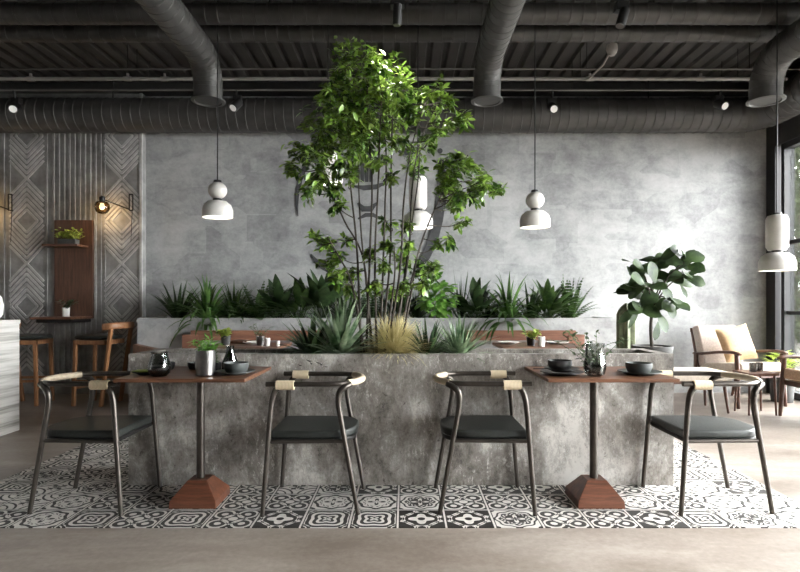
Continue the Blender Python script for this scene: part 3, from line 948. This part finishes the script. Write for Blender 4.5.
plate(1.44, 5.20, BZ, .11, WHITE, 'white plate right of the olive plant on the right booth table')
m = M(); m.box(-.075, .075, -.06, .06, 0, .03); o = m.obj('menu_box', WALNUTZ, None, smooth=False, bevel=.004, loc=(-1.58, 5.27, BZ)); tag(o, 'low brown wooden box on the left booth table', 'box')

# ------------------------------------------------------------------ plants
def stems_tree():
    base = Vector((-.14, 3.72, .79))
    t = empty('ficus_tree', base, 'tall slender multi-stemmed leafy tree growing from the front concrete planter', 'tree')
    def W(px, py, d): return P(px, py, d) - base
    S = [[(362, 3.66), (357, 250), (351, 190), (345, 120), (343, 85)], [(367, 3.72), (370, 250), (372, 180), (367, 100), (372, 62)], [(376, 3.62), (375, 260), (378, 190), (381, 110), (385, 62)],
         [(381, 3.74), (390, 260), (391, 180), (393, 110), (398, 75)], [(386, 3.64), (400, 270), (404, 200), (411, 150), (424, 105)], [(391, 3.7), (408, 260), (412, 190), (421, 140), (443, 92)],
         [(396, 3.66), (414, 270), (428, 225), (450, 180), (468, 155)], [(371, 3.76), (364, 262), (345, 222), (325, 180), (308, 152)], [(364, 3.6), (352, 285), (338, 255), (328, 238)], [(399, 3.62), (411, 295), (416, 262), (420, 245)],
         [(373, 3.66), (366, 280), (361, 230), (358, 170), (356, 120)], [(379, 3.7), (383, 270), (385, 210), (386, 150), (380, 100)], [(394, 3.76), (404, 280), (411, 230), (418, 180), (420, 150)], [(384, 3.6), (392, 300), (395, 270), (394, 245)]]
    rr = random.Random(3); nodes = []
    for i, s in enumerate(S):
        bx, bd = s[0]
        pts = [W(bx + rr.uniform(-1, 1), 355, bd)]; d = bd
        for (a, b) in s[1:]:
            d += rr.uniform(-.10, .10); pts.append(W(a, b, d))
        sm = smooth_path(pts, 6); n = len(sm)
        m = M(); m.tube(sm, [.0085 * (1 - .65 * k / n) for k in range(n)], 7); m.obj('stem', BARK, t)
        nodes += sm[n // 4:]
    CL = [(350, 68, 24), (375, 60, 24), (394, 66, 14), (334, 84, 18), (367, 92, 32), (398, 92, 20), (347, 115, 32), (386, 116, 28), (402, 108, 14), (432, 92, 16), (444, 100, 9), (420, 98, 14), (330, 128, 22), (362, 138, 26), (304, 148, 17), (322, 148, 22), (299, 168, 12), (320, 176, 20),
          (344, 160, 16), (308, 190, 12), (338, 190, 14), (352, 178, 12), (453, 120, 13), (444, 132, 11), (464, 114, 9), (420, 152, 14), (428, 140, 12), (415, 168, 11), (452, 170, 19), (440, 184, 13), (468, 166, 14), (462, 186, 15), (484, 180, 13), (490, 186, 12), (500, 190, 8), (458, 162, 14), (446, 176, 14), (474, 190, 12), (460, 198, 12), (455, 206, 13),
          (464, 222, 9), (448, 236, 10), (438, 246, 8), (408, 226, 9), (404, 242, 9), (328, 248, 14), (316, 240, 10), (340, 258, 13), (350, 268, 11), (330, 268, 11), (384, 262, 13), (404, 262, 12), (415, 272, 12), (376, 280, 11), (406, 284, 10), (424, 262, 10), (386, 222, 8),
          (395, 140, 12), (380, 160, 11), (388, 175, 8), (345, 238, 7), (360, 120, 25), (310, 128, 10), (380, 78, 22), (338, 100, 18), (318, 162, 16), (350, 145, 16), (370, 112, 22), (335, 205, 8), (455, 190, 12), (476, 178, 10), (422, 280, 9), (350, 282, 11), (337, 276, 10), (396, 290, 10), (366, 250, 8), (392, 246, 9), (432, 268, 9), (412, 120, 12), (436, 112, 10)]
    fo, fy = M(), M()
    for (cx, cy, r) in CL:
        d0 = 3.70 + rr.uniform(-.26, .26); br = M()
        c = W(cx, cy, d0)
        nd = min(nodes, key=lambda p: (p - c).length + (0.25 if p.z > c.z - .02 else 0))
        mid = (nd + c) / 2 + Vector((rr.uniform(-.03, .03), rr.uniform(-.04, .04), -.02))
        sm = smooth_path([nd, mid, c], 4); br.tube(sm, [.0048 - .003 * k / len(sm) for k in range(len(sm))], 5)
        R = r * d0 / F
        cnt = int(22 + r * r * .36)
        nt_ = max(3, int(r / 4))
        for k in range(nt_):
            v = Vector((rr.gauss(0, 1), rr.gauss(0, 1), rr.gauss(0, .8))).normalized()
            tip = c + v * R * .9 + Vector((0, 0, -.01))
            br.tube(smooth_path([c, c + v * R * .5 + Vector((0, 0, .015)), tip], 3), [.0022] * 3 + [.0016] * 3 + [.001], 4)
            for q in range(cnt // nt_):
                u = rr.uniform(.15, 1.05)
                p = c + (tip - c) * u + Vector((rr.gauss(0, R * .22), rr.gauss(0, R * .22), rr.gauss(0, R * .20)))
                d = Vector((rr.gauss(0, 1), rr.gauss(0, 1), rr.gauss(-.25, .5))) + v * .8
                nrm = Vector((rr.gauss(0, .45), rr.gauss(0, .45) - .2, 1))
                L = rr.uniform(.036, .064)
                (fy if rr.random() < .28 else fo).leaf(p, d, nrm, L, L * rr.uniform(.42, .55), rr.uniform(.05, .35), 3, .12)
        br.obj('branch', BARK, t)
    fo.obj('foliage', TREEG, t, recalc=False)
    o = fy.obj('young_foliage', TREEY, t, recalc=False); o['label'] = 'yellow-green young leaves'
stems_tree()

def rosette(name, loc, lab, mat, n, L, W, seed, el=(20, 85), droop=.8, group=None, kind='strap', cat='plant', tip=.5, az=None, fold=.15):
    rr = random.Random(seed); m = M()
    for i in range(n):
        a = rr.uniform(0, 2 * PI) if az is None else rr.uniform(*az)
        e = D(rr.uniform(*el)); l = L * rr.uniform(.65, 1.08)
        d = Vector((math.cos(a) * math.cos(e), math.sin(a) * math.cos(e), math.sin(e)))
        p = Vector((math.cos(a) * .02, math.sin(a) * .02, 0))
        if kind == 'strap': m.strap(p, d, l, W * rr.uniform(.8, 1.15), droop * rr.uniform(.6, 1.3), 7, fold, tip)
        elif kind == 'frond': m.frond(p, d, l, W * rr.uniform(.85, 1.1), droop * rr.uniform(.7, 1.3))
        elif kind == 'broad':
            q = p + d * l * .5
            m.tube([p, p + d * l * .25, q], .003, 4, False)
            m.leaf(q - d * l * .08, d + Vector((0, 0, -.25)), Vector((-d.x, -d.y, 1.2)), l * .6, W * rr.uniform(.8, 1.2), .25, 5, .08)
    o = m.obj(name, mat, None, recalc=False); o.location = loc
    return tag(o, lab, cat, group)
SZ = .79
rosette('agave', (-.43, 3.655, SZ), 'silvery green spiky plant at the left of the front planter', AGAVE, 75, .39, .046, 11, (18, 88), .45, tip=.45)
rosette('agave', (-.62, 3.70, SZ), 'darker spiky plant leaning out at the planting bed\'s left end', AGAVE2, 52, .34, .04, 12, (12, 75), .5, tip=.45)
rosette('agave', (.15, 3.66, SZ), 'dark narrow-leaved spiky plant right of the golden grass', AGAVE2, 80, .27, .024, 13, (15, 85), .5, tip=.5)
rosette('agave', (.36, 3.66, SZ), 'greener spiky plant at the planting bed\'s right end', AGAVE, 110, .30, .024, 14, (10, 86), .5, tip=.5)
rosette('golden_grass', (-.07, 3.66, SZ), 'tuft of golden grass at the foot of the tree', GOLD, 1300, .29, .007, 15, (16, 84), .8, cat='grass tuft', tip=.6)
RS = .92
def rp(px, y): return ((px - 405) * y / F, y, RS)
ferns = [
 ('fern', 178, 6.48, 'dark upright sword-leaved plant at the left end of the rear planter', GDARK, 46, 0.5, 0.06, (48, 88), .7, 'strap'),
 ('fern', 207, 6.38, 'big fern spilling over the rear planter, left side', GFERN, 130, 0.58, 0.05, (10, 88), 1.8, 'strap'),
 ('fern', 234, 6.52, 'green feathery fern right of the big left fern', GMID, 80, 0.5, 0.05, (25, 85), 1.1, 'strap'),
 ('fern', 258, 6.42, 'low feathery fern fourth from the rear planter\'s left end', GMID, 44, 0.50, .06, (20, 85), 1.1, 'frond'),
 ('leafy_plant', 279, 6.5, 'dark broad-leaved plant behind the left booth table\'s right end', GDARK, 44, 0.53, .10, (25, 85), .5, 'broad'),
 ('leafy_plant', 300, 6.45, 'dark broad-leaved plant left of the tall one, rear planter', GMID, 44, 0.55, .09, (30, 85), .5, 'broad'),
 ('leafy_plant', 322, 6.42, 'tallest dark broad-leaved plant behind the silvery agave', GDARK, 50, 0.66, .12, (50, 88), .4, 'broad'),
 ('leafy_plant', 346, 6.42, 'dark strap-leaved plant left of the tree stems, rear planter', GDARK, 30, 0.55, .04, (25, 85), .7, 'strap'),
 ('leafy_plant', 372, 6.5, 'dark fern directly behind the tree stems', GDARK, 26, 0.53, .055, (25, 85), .9, 'frond'),
 ('leafy_plant', 398, 6.45, 'dark broad-leaved plant just right of the tree stems, rear planter', GDARK, 24, 0.47, .085, (25, 85), .5, 'broad'),
 ('leafy_plant', 416, 6.5, 'dark spiky plant left of the bright round bush', GDARK, 30, 0.53, .03, (25, 88), .6, 'strap'),
 ('leafy_plant', 461, 6.62, 'tall thin spiky plant just right of the bright round bush', GDARK, 24, 0.62, .022, (50, 88), .3, 'strap'),
 ('leafy_plant', 475, 6.46, 'dark broad-leaved plant left of the big right fern', GDARK, 46, 0.5, 0.1, (35, 88), .4, 'broad'),
 ('leafy_plant', 488, 6.55, 'low dark plant tucked behind the big right fern', GDARK, 26, 0.43, .05, (20, 80), .6, 'strap'),
 ('fern', 508, 6.37, 'big bright fern spilling over the rear planter, right side', GFERN, 110, 0.6, 0.055, (8, 88), 1.7, 'strap'),
 ('fern', 530, 6.52, 'dark low fern right of the big bright fern', GDARK, 50, 0.53, .05, (20, 85), .9, 'strap'),
 ('leafy_plant', 547, 6.45, 'dark green broad-leaved plant second from the rear planter\'s right end', GMID, 60, 0.5, 0.08, (30, 88), .5, 'broad'),
 ('fern', 568, 6.5, 'small feathery fern last at the rear planter\'s right end', GMID, 34, 0.53, .05, (35, 88), .8, 'frond'),
]
for i, (nm, px, y, lab, mt, n, L, W_, el, dr, kd) in enumerate(ferns):
    rosette(nm, rp(px, y), lab, mt, n, L, W_, 50 + i, el, dr, 'plants in the rear planter', kd)
# bright round-leaved bush
rr = random.Random(77); m = M(); c0 = Vector(rp(437, 6.34))
for i in range(190):
    v = Vector((rr.gauss(0, 1), rr.gauss(0, 1), rr.gauss(0, 1))).normalized() * rr.uniform(.3, 1)
    p = Vector((v.x * .19, v.y * .17, .28 + v.z * .27))
    m.leaf(p, Vector((v.x, v.y - .3, v.z * .4 - .1)) + Vector((rr.gauss(0, .3),) * 3), Vector((rr.gauss(0, .4), -.5, 1)), rr.uniform(.07, .11), .062, .2, 4, .1)
for i in range(6): m.tube([(0, 0, 0), (rr.uniform(-.06, .06), rr.uniform(-.06, .06), .2), (rr.uniform(-.14, .14), rr.uniform(-.1, .1), .42)], .005, 5)
o = m.obj('leafy_bush', GBRIGHT, None, recalc=False); o.location = c0; tag(o, 'bright green round-leaved bush in the rear planter, right of the tree', 'plant', 'plants in the rear planter')

# fiddle-leaf fig in a dark pot
t = empty('fiddle_leaf_fig', (2.20, 4.9, 0), 'fiddle-leaf fig in a dark round pot behind the planter\'s right end', 'potted plant')
lathe_obj('pot', [(0, 0), (.12, 0), (.165, .72), (.172, .735), (.172, .77), (.155, .77), (.15, .73), (0, .73)], POTD, t, 32)
lathe_obj('soil', [(.152, .745), (.08, .765), (0, .76)], SOIL, t)
m = M(); rr = random.Random(5)
trunk = smooth_path([(.0, 0, .74), (-.01, 0, .95), (.01, .01, 1.12), (.0, 0, 1.3)], 5); m.tube(trunk, [.017 - .006 * i / len(trunk) for i in range(len(trunk))], 8)
tips = []
for (a, b, y) in ((640, 268, 0), (655, 262, .05), (685, 262, -.05), (630, 290, .05), (645, 285, -.12), (668, 280, .1), (690, 276, 0), (640, 305, -.05), (672, 302, -.1), (658, 300, .12), (650, 290, .2)):
    q = P(a, b, 4.9 + y) - Vector((2.20, 4.9, 0)); tips.append(q)
    m.tube(smooth_path([trunk[-6], (trunk[-1] + q) / 2 + Vector((0, 0, -.02)), q], 4), [.008 - .0005 * k for k in range(9)], 6)
m.obj('trunk', BARK, t)
m = M()
figp = lambda tt: max(.02, (math.sin(PI * min(1, tt ** 1.25 * .93 + .05)) ** .75) * (.75 + .35 * tt))
for q in tips:
    for k in range(6):
        a = rr.uniform(0, 2 * PI)
        out = Vector((math.cos(a), math.sin(a), rr.uniform(-.5, .5))) + q.normalized() * .2
        m.leaf(q + Vector((rr.gauss(0, .02), rr.gauss(0, .02), rr.gauss(0, .03))), out, Vector((rr.gauss(0, .3), -1.2, .8)), rr.uniform(.14, .20), rr.uniform(.115, .155), .3, 6, .06, figp)
def figleaf(a, b, a2, b2, dy, w_):
    p = P(a, b, 4.9 + dy) - Vector((2.20, 4.9, 0)); q = P(a2, b2, 4.9 + dy - .05) - Vector((2.20, 4.9, 0))
    m.leaf(p, q - p, Vector((.2, -1, .35)), (q - p).length, w_, .12, 7, .05, figp)
for f in ((676, 270, 696, 250, 0, .11), (688, 276, 702, 266, -.02, .06), (655, 283, 652, 262, -.1, .12), (640, 285, 629, 266, -.05, .07), (648, 300, 620, 322, -.05, .09), (640, 305, 630, 328, -.1, .05), (658, 312, 668, 332, -.12, .10), (658, 322, 656, 340, -.05, .07), (668, 300, 675, 318, -.05, .10), (662, 285, 672, 300, -.14, .10), (645, 290, 622, 285, 0, .08), (680, 284, 688, 297, 0, .05)): figleaf(*f)
m.obj('foliage', FIG, t, recalc=False)
# column cactus
t = empty('column_cactus', (2.14, 5.32, 0), 'ribbed column cactus left of the fig tree', 'potted plant')
lathe_obj('pot', [(0, 0), (.10, 0), (.12, .64), (.12, .68), (.105, .68), (.10, .64), (0, .64)], POTD, t)
m = M(); pr = []
vs, fs = [], []; N_, K = 28, 14
for i in range(K + 1):
    z = .63 + .52 * i / K; s = (1 if i < K - 2 else (.85 if i == K - 2 else (.55 if i == K - 1 else .08)))
    for k in range(N_):
        a = 2 * PI * k / N_; r = (.078 + (.012 if k % 4 == 0 else (-.012 if k % 4 == 2 else 0))) * s
        vs.append((r * math.cos(a), r * math.sin(a), z))
for i in range(K):
    for k in range(N_): fs.append((i * N_ + k, i * N_ + (k + 1) % N_, (i + 1) * N_ + (k + 1) % N_, (i + 1) * N_ + k))
m.add(vs, fs); m.obj('column', CACT, t)

# ------------------------------------------------------------------ pendant lamps
def pendant(px, d, zb, lab, tall=False, s=1.0):
    t = empty('pendant_lamp', ((px - 405) * d / F, d, zb), lab, 'pendant lamp', 'white ceramic pendant lamps')
    R = .136 * s; h = .155 * s
    lathe_obj('shade', [(R, 0), (R * 1.0, h * .45), (R * .88, h * .75), (R * .6, h * .95), (R * .3, h), (0, h), (0, h - .006), (R * .3, h - .008), (R * .58, h * .9), (R * .85, h * .7), (R * .96, h * .42), (R * .96, 0)], LAMPW, t, 36)
    lathe_obj('diffuser', [(0, .008), (R * .955, .008), (R * .955, .016), (0, .016)], DIFF, t, 36)
    lathe_obj('collar', [(0, h - .002), (.04 * s, h - .002), (.04 * s, h + .018), (0, h + .018)], BLACK, t)
    z0 = h + .016
    if tall:
        H = .30 * s; r = .082 * s
        pr = [(0, z0), (r * .8, z0), (r, z0 + .03), (r * 1.0, z0 + H - .04), (r * .85, z0 + H - .01), (r * .4, z0 + H), (0, z0 + H)]
    else:
        H = .155 * s; r = .084 * s
        pr = [(0, z0)] + [(max(.001, r * math.sin(a)), z0 + H / 2 - H / 2 * math.cos(a)) for a in [PI * i / 14 for i in range(2, 13)]] + [(0, z0 + H - .004)]
    lathe_obj('upper_body', pr, LAMPW, t, 32)
    lathe_obj('cap', [(0, z0 + H - .006), (.036 * s, z0 + H - .006), (.034 * s, z0 + H + .014), (0, z0 + H + .014)], BLACK, t)
    m = M(); m.tube([(0, 0, z0 + H), (0, 0, ZC - zb)], .0055, 8); m.obj('cord', BLACK, t)
pendant(217.5, 5.0, 1.925, 'round-topped white pendant lamp on the left, clear of the tree')
pendant(328, 5.05, 2.25, 'white pendant lamp almost hidden in the tree\'s left leaves')
pendant(418, 5.0, 1.83, 'tall-bodied white pendant lamp behind the tree stems', True)
pendant(535, 5.0, 1.835, 'round-topped white pendant lamp right of the tree')
pendant(777, 4.7, 1.425, 'tall-bodied white pendant lamp in front of the window', True, 1.02)

# ------------------------------------------------------------------ wall lamps, left
def sconce(px, py, lab, ex):
    d0 = pf
    b = P(px, py, d0)
    t = empty('wall_lamp', (b.x, d0, b.z), lab, 'wall lamp', 'swing-arm wall lamps')
    m = M(); m.box(-.045, .045, -.02, -.016, -.10, .10)
    m = M()
    for x in (-.022, .022): m.tube([(x, -.05, -.10), (x, -.05, .10)], .008, 8)
    for z in (-.1, .1): m.tube([(-.022, -.05, z), (.022, -.05, z)], .008, 8); m.tube([(0, -.05, z), (0, 0, z)], .008, 8)
    m.obj('bracket', BLACK, t)
    tip = Vector((ex, -.22, .01))
    m = M(); m.tube([(-.022, -.05, -.09), tip], .008, 8); m.obj('arm', BLACK, t)
    m = M(); m.tube([(-.0, -.02, -.1), (-.02, -.012, -.5)], .004, 6); m.obj('cord', BLACK, t)
    m = M(); m.tube([tip + Vector((0, 0, .04)), tip + Vector((0, 0, .02)), tip + Vector((0, 0, -.05))], [.012, .035, .035], 14); m.obj('socket', BLACK, t)
    c = tip + Vector((0, 0, -.10))
    m = M(); m.lathe([(.03, .07)] + [(.088 * math.sin(a), .088 * math.cos(a)) for a in [PI * i / 12 for i in range(3, 12)]] + [(0, -.088)], c, 24); m.obj('globe', AMBER, t)
    m = M(); m.lathe([(0, .05), (.018, .045), (.03, .01), (.026, -.015), (.01, -.028), (0, -.03)], c, 16); m.obj('bulb', BULB, t)
    l = bpy.data.lights.new('bulb_light', 'POINT'); l.energy = 4; l.color = (1, .85, .62); l.shadow_soft_size = .035
    lo = bpy.data.objects.new('bulb_light', l); COL.objects.link(lo); lo.parent = t; lo.location = c + Vector((0, 0, -.05))
sconce(133, 203, 'black swing-arm wall lamp with amber globe on the carved panel', -.27)
sconce(13, 203, 'black swing-arm wall lamp at far left, mostly out of frame', -.27)

# ------------------------------------------------------------------ bar corner, left
xa, xb = colx(56), colx(94)
wd = pf - .035
t = empty('bar_table', ((xa + xb) / 2, wd, 0), 'walnut wall panel with a high bar top and a small shelf', 'bar table')
h = (xb - xa) / 2
ztop = CAM_H + (303 - 220) * wd / F
zt = .985
m = M(); m.box(-h, h, 0, .035, .955, ztop); m.obj('back_panel', WALNUTZ, t, smooth=False, bevel=.003)
m = M(); m.box(-h, h, -.46, 0, zt - .03, zt); m.obj('bar_top', WALNUT, t, smooth=False, bevel=.004)
m = M(); m.box(-h + .04, h - .02, -.40, 0, zt - .07, zt - .03); m.obj('apron', BLACK, t, smooth=False)
zs = CAM_H + (303 - 246) * (wd - .1) / F
m = M(); m.box(-h, h - .05, -.24, 0, zs - .015, zs + .012); m.obj('shelf', WALNUT, t, smooth=False, bevel=.003)
bx = (xa + xb) / 2
t = empty('potted_plant', (bx + .02, wd - .13, zs + .012), 'lime green plant in a small dark tray on the walnut shelf', 'plant')
m = M(); m.box(-.11, .11, -.05, .05, 0, .07); m.obj('pot', POTD, t, smooth=False, bevel=.01)
m = M(); rr = random.Random(8)
for i in range(170):
    m.leaf(Vector((rr.uniform(-.13, .15), rr.gauss(0, .04), .07 + abs(rr.gauss(.04, .035)))), Vector((rr.gauss(0, 1), rr.gauss(0, 1), .6)), Vector((0, -.5, 1)), .05, .034, .2, 2)
m.obj('leaves', LIME, t, recalc=False)
t = empty('potted_plant', (bx + .03, wd - .20, zt), 'dark leafy sprig in a white pot on the high bar top', 'plant')
lathe_obj('pot', [(0, 0), (.04, 0), (.042, .11), (.036, .11), (.034, .09), (0, .09)], WHITE, t)
m = M(); sprigs(m, (0, 0, .09), 8, .12, .8, .06, .03, 12, 4); m.obj('leaves', GDARK, t, recalc=False)

def make_stool(lab):
    t = empty('bar_stool', (0, 0, 0), lab, 'stool', 'oak bar stools')
    m = M(); m.pillow(.21, .20, .035, Matrix.Translation((0, 0, .765)), .45, 10); m.obj('seat', LEATHER, t)
    m = M()
    m.box(-.19, .19, -.18, -.15, .685, .735); m.box(-.19, .19, .15, .18, .685, .735); m.box(-.19, -.16, -.18, .18, .685, .735); m.box(.16, .19, -.18, .18, .685, .735)
    m.obj('seat_frame', OAK, t, smooth=False, bevel=.004)
    for s in (-1, 1):
        m = M(); m.bar((.185, s * .175, 0), (.165, s * .165, .735), .036, .036, (1, 0, 0)); m.obj('leg', OAK, t, smooth=False, bevel=.006)
        m = M(); m.bar((-.14, s * .175, 0), (-.27, s * .185, .89), .042, .034, (1, 0, 0)); m.obj('leg', OAK, t, smooth=False, bevel=.006)
        m = M(); m.bar((.18, s * .17, .28), (-.17, s * .176, .28), .02, .03); m.obj('foot_rail', OAK, t, smooth=False, bevel=.003)
    m = M(); m.bar((.178, -.17, .20), (.178, .17, .20), .02, .03); m.obj('foot_rail', OAK, t, smooth=False, bevel=.003)
    pth = smooth_path([(-.19, -.215, .885), (-.27, -.205, .895), (-.335, -.11, .90), (-.35, 0, .90), (-.335, .11, .90), (-.27, .205, .895), (-.19, .215, .885)], 5)
    m = M()
    for a, b in zip(pth, pth[1:]): pass
    m.tube(pth, .017, 12, True, 2.2); m.obj('backrest', OAK, t)
    return t
s1 = make_stool('oak bar stool right of the high bar top, its curved back to the right')
s1.location = (-3.49, 6.28, 0); s1.rotation_euler.z = PI - .1
s2 = copy_tree(s1); s2['label'] = 'oak bar stool half hidden behind the stone counter'
s2.location = (-4.31, 6.28, 0); s2.rotation_euler.z = .12

# stone counter at the left edge
t = empty('stone_counter', (-4.1, 3.6, 0), 'striped pale travertine counter cut by the left edge', 'counter')
m = M(); m.box(-.61, .61, -1.38, 1.38, 0, .96); m.obj('body', MARBLE, t, smooth=False, bevel=.004)
m = M(); m.box(-.615, .615, -1.385, 1.385, .96, 1.0); m.obj('counter_top', MARBLE, t, smooth=False, bevel=.004)
o = lathe_obj('vase', [(0, 0), (.09, 0), (.125, .05), (.13, .13), (.115, .2), (.075, .255), (.06, .275), (.05, .275), (.065, .25), (.1, .2), (.11, .13), (.1, .05), (0, .02)], WHITE)
o.location = (-3.63, 4.76, 1.0); tag(o, 'rounded white vase on the stone counter at the left edge', 'vase')

# ------------------------------------------------------------------ lounge corner, right
def armchair(loc, rz, lab, seatm, backm):
    """local frame: faces -y"""
    t = empty('lounge_armchair', loc, lab, 'armchair', 'wood-framed lounge armchairs', rz)
    T = Matrix.Translation; Rx = lambda a: Matrix.Rotation(a, 4, 'X')
    m = M(); m.box(-.275, .275, -.31, .28, -.055, .055, T((0, -.03, .41)) @ Rx(-.10)); m.obj('seat_cushion', seatm, t, bevel=.03, seg=4)
    m = M(); m.box(-.275, .275, -.055, .055, -.23, .26, T((0, .285, .62)) @ Rx(-.26)); m.obj('back_cushion', backm, t, bevel=.03, seg=4)
    m = M(); m.bar((-.27, -.31, .345), (.27, -.31, .345), .03, .05); m.bar((-.27, .27, .30), (.27, .27, .30), .03, .05); m.obj('seat_frame', TEAK, t, smooth=False, bevel=.004)
    for s in (-1, 1):
        m = M(); m.bar((s * .295, -.33, .35), (s * .295, .30, .30), .03, .05); m.obj('side_rail', TEAK, t, smooth=False, bevel=.004)
        m = M(); m.tube([(s * .31, -.345, 0), (s * .30, -.325, .35), (s * .30, -.31, .585)], [.018, .026, .024], 10); m.obj('leg', TEAK, t)
        m = M(); m.tube([(s * .31, .40, 0), (s * .30, .30, .3), (s * .29, .31, .56)], [.017, .026, .024], 10); m.obj('leg', TEAK, t)
        m = M(); m.tube(smooth_path([(s * .305, -.37, .588), (s * .31, -.25, .605), (s * .305, -.05, .59), (s * .295, .18, .555), (s * .285, .34, .545)], 4), [.018] + [.032] * 12 + [.026] * 4, 10, True, .6); m.obj('arm', TEAK, t)
        m = M(); m.bar((s * .25, .30, .32), (s * .25, .42, .84), .028, .034, (1, 0, 0)); m.obj('back_post', TEAK, t, smooth=False, bevel=.004)
    m = M(); m.bar((-.27, .415, .82), (.27, .415, .82), .03, .05); m.obj('back_rail', TEAK, t, smooth=False, bevel=.004)
    return t
armchair((3.85, 6.38, 0), .22, 'lounge armchair with the square sand pillow, against the back wall', FABRIC, PINK)
armchair((4.17, 5.30, 0), -PI / 2, 'tan lounge armchair cut by the right edge, its back to the window', FABRIC2, FABRIC2)
m = M(); N_ = 14
for sg in (-1, 1):
    vs, fs = [], []
    for i in range(N_ + 1):
        for k in range(N_ + 1):
            u, v = -1 + 2 * i / N_, -1 + 2 * k / N_
            vs.append((.225 * u * (1 - .09 * (1 - v * v)), sg * .065 * ((1 - u ** 4) * (1 - v ** 4)) ** .55, .215 * v * (1 - .09 * (1 - u * u))))
    for i in range(N_):
        for k in range(N_): fs.append((i * (N_ + 1) + k, i * (N_ + 1) + k + 1, (i + 1) * (N_ + 1) + k + 1, (i + 1) * (N_ + 1) + k))
    m.add(vs, fs)
o = m.obj('pillow', MUSTARD, None); o.location = (3.875, 6.43, .675); o.rotation_euler = (-.30, -.14, .22); tag(o, 'square sand-coloured pillow leaning on the back-wall armchair', 'pillow')
t = empty('ottoman', (3.07, 5.95, 0), 'low beige ottoman left of the pillow armchair', 'ottoman')
m = M(); m.box(-.33, .33, -.25, .25, .335, .43); m.obj('cushion', FABRIC, t, bevel=.02, seg=3)
m = M(); m.box(-.31, .31, -.23, .23, .305, .335); m.obj('frame', TEAK, t, smooth=False, bevel=.004)
for sx in (-1, 1):
    for sy in (-1, 1):
        m = M(); m.tube([(sx * .30, sy * .22, 0), (sx * .27, sy * .19, .32)], [.012, .02], 10); m.obj('leg', TEAK, t)
t = empty('side_table', (3.655, 5.74, 0), 'small dark wooden side table between the two armchairs', 'side table')
m = M(); m.box(-.155, .155, -.14, .14, .405, .435); m.obj('table_top', TEAK, t, smooth=False, bevel=.004)
for sx in (-1, 1):
    for sy in (-1, 1):
        m = M(); m.tube([(sx * .14, sy * .12, 0), (sx * .125, sy * .11, .41)], [.010, .014], 10); m.obj('leg', TEAK, t)
for (x, y, lab, r) in ((3.62, 5.72, 'left dark glass tumbler on the small side table', .036), (3.72, 5.77, 'right dark glass tumbler on the small side table', .034)):
    t = empty('tumbler', (x, y, .435), lab, 'glass', 'tumblers on the side table')
    lathe_obj('tumbler_glass', [(0, 0), (r * .9, 0), (r, .09), (r * .93, .09), (r * .84, .01), (0, .01)], SMOKE, t)
    lathe_obj('drink', [(0, .011), (r * .83, .011), (r * .87, .04), (0, .04)], BLACKWARE, t)
t = empty('potted_plant', (4.40, 6.42, 0), 'lime green plant in a dark pot between armchair and window', 'plant')
lathe_obj('pot', [(0, 0), (.11, 0), (.14, .40), (.13, .40), (.12, .36), (0, .36)], POTD, t)
m = M(); rr = random.Random(14)
for i in range(150):
    a = rr.uniform(0, 2 * PI); q = rr.uniform(0, .15)
    m.leaf(Vector((q * math.cos(a), q * math.sin(a), .38 + rr.uniform(0, .2) * (1 - q * 3))), Vector((math.cos(a), math.sin(a), rr.uniform(0, 1))), Vector((0, 0, 1)), .09, .05, .25, 3)
m.obj('leaves', LIME, t, recalc=False)
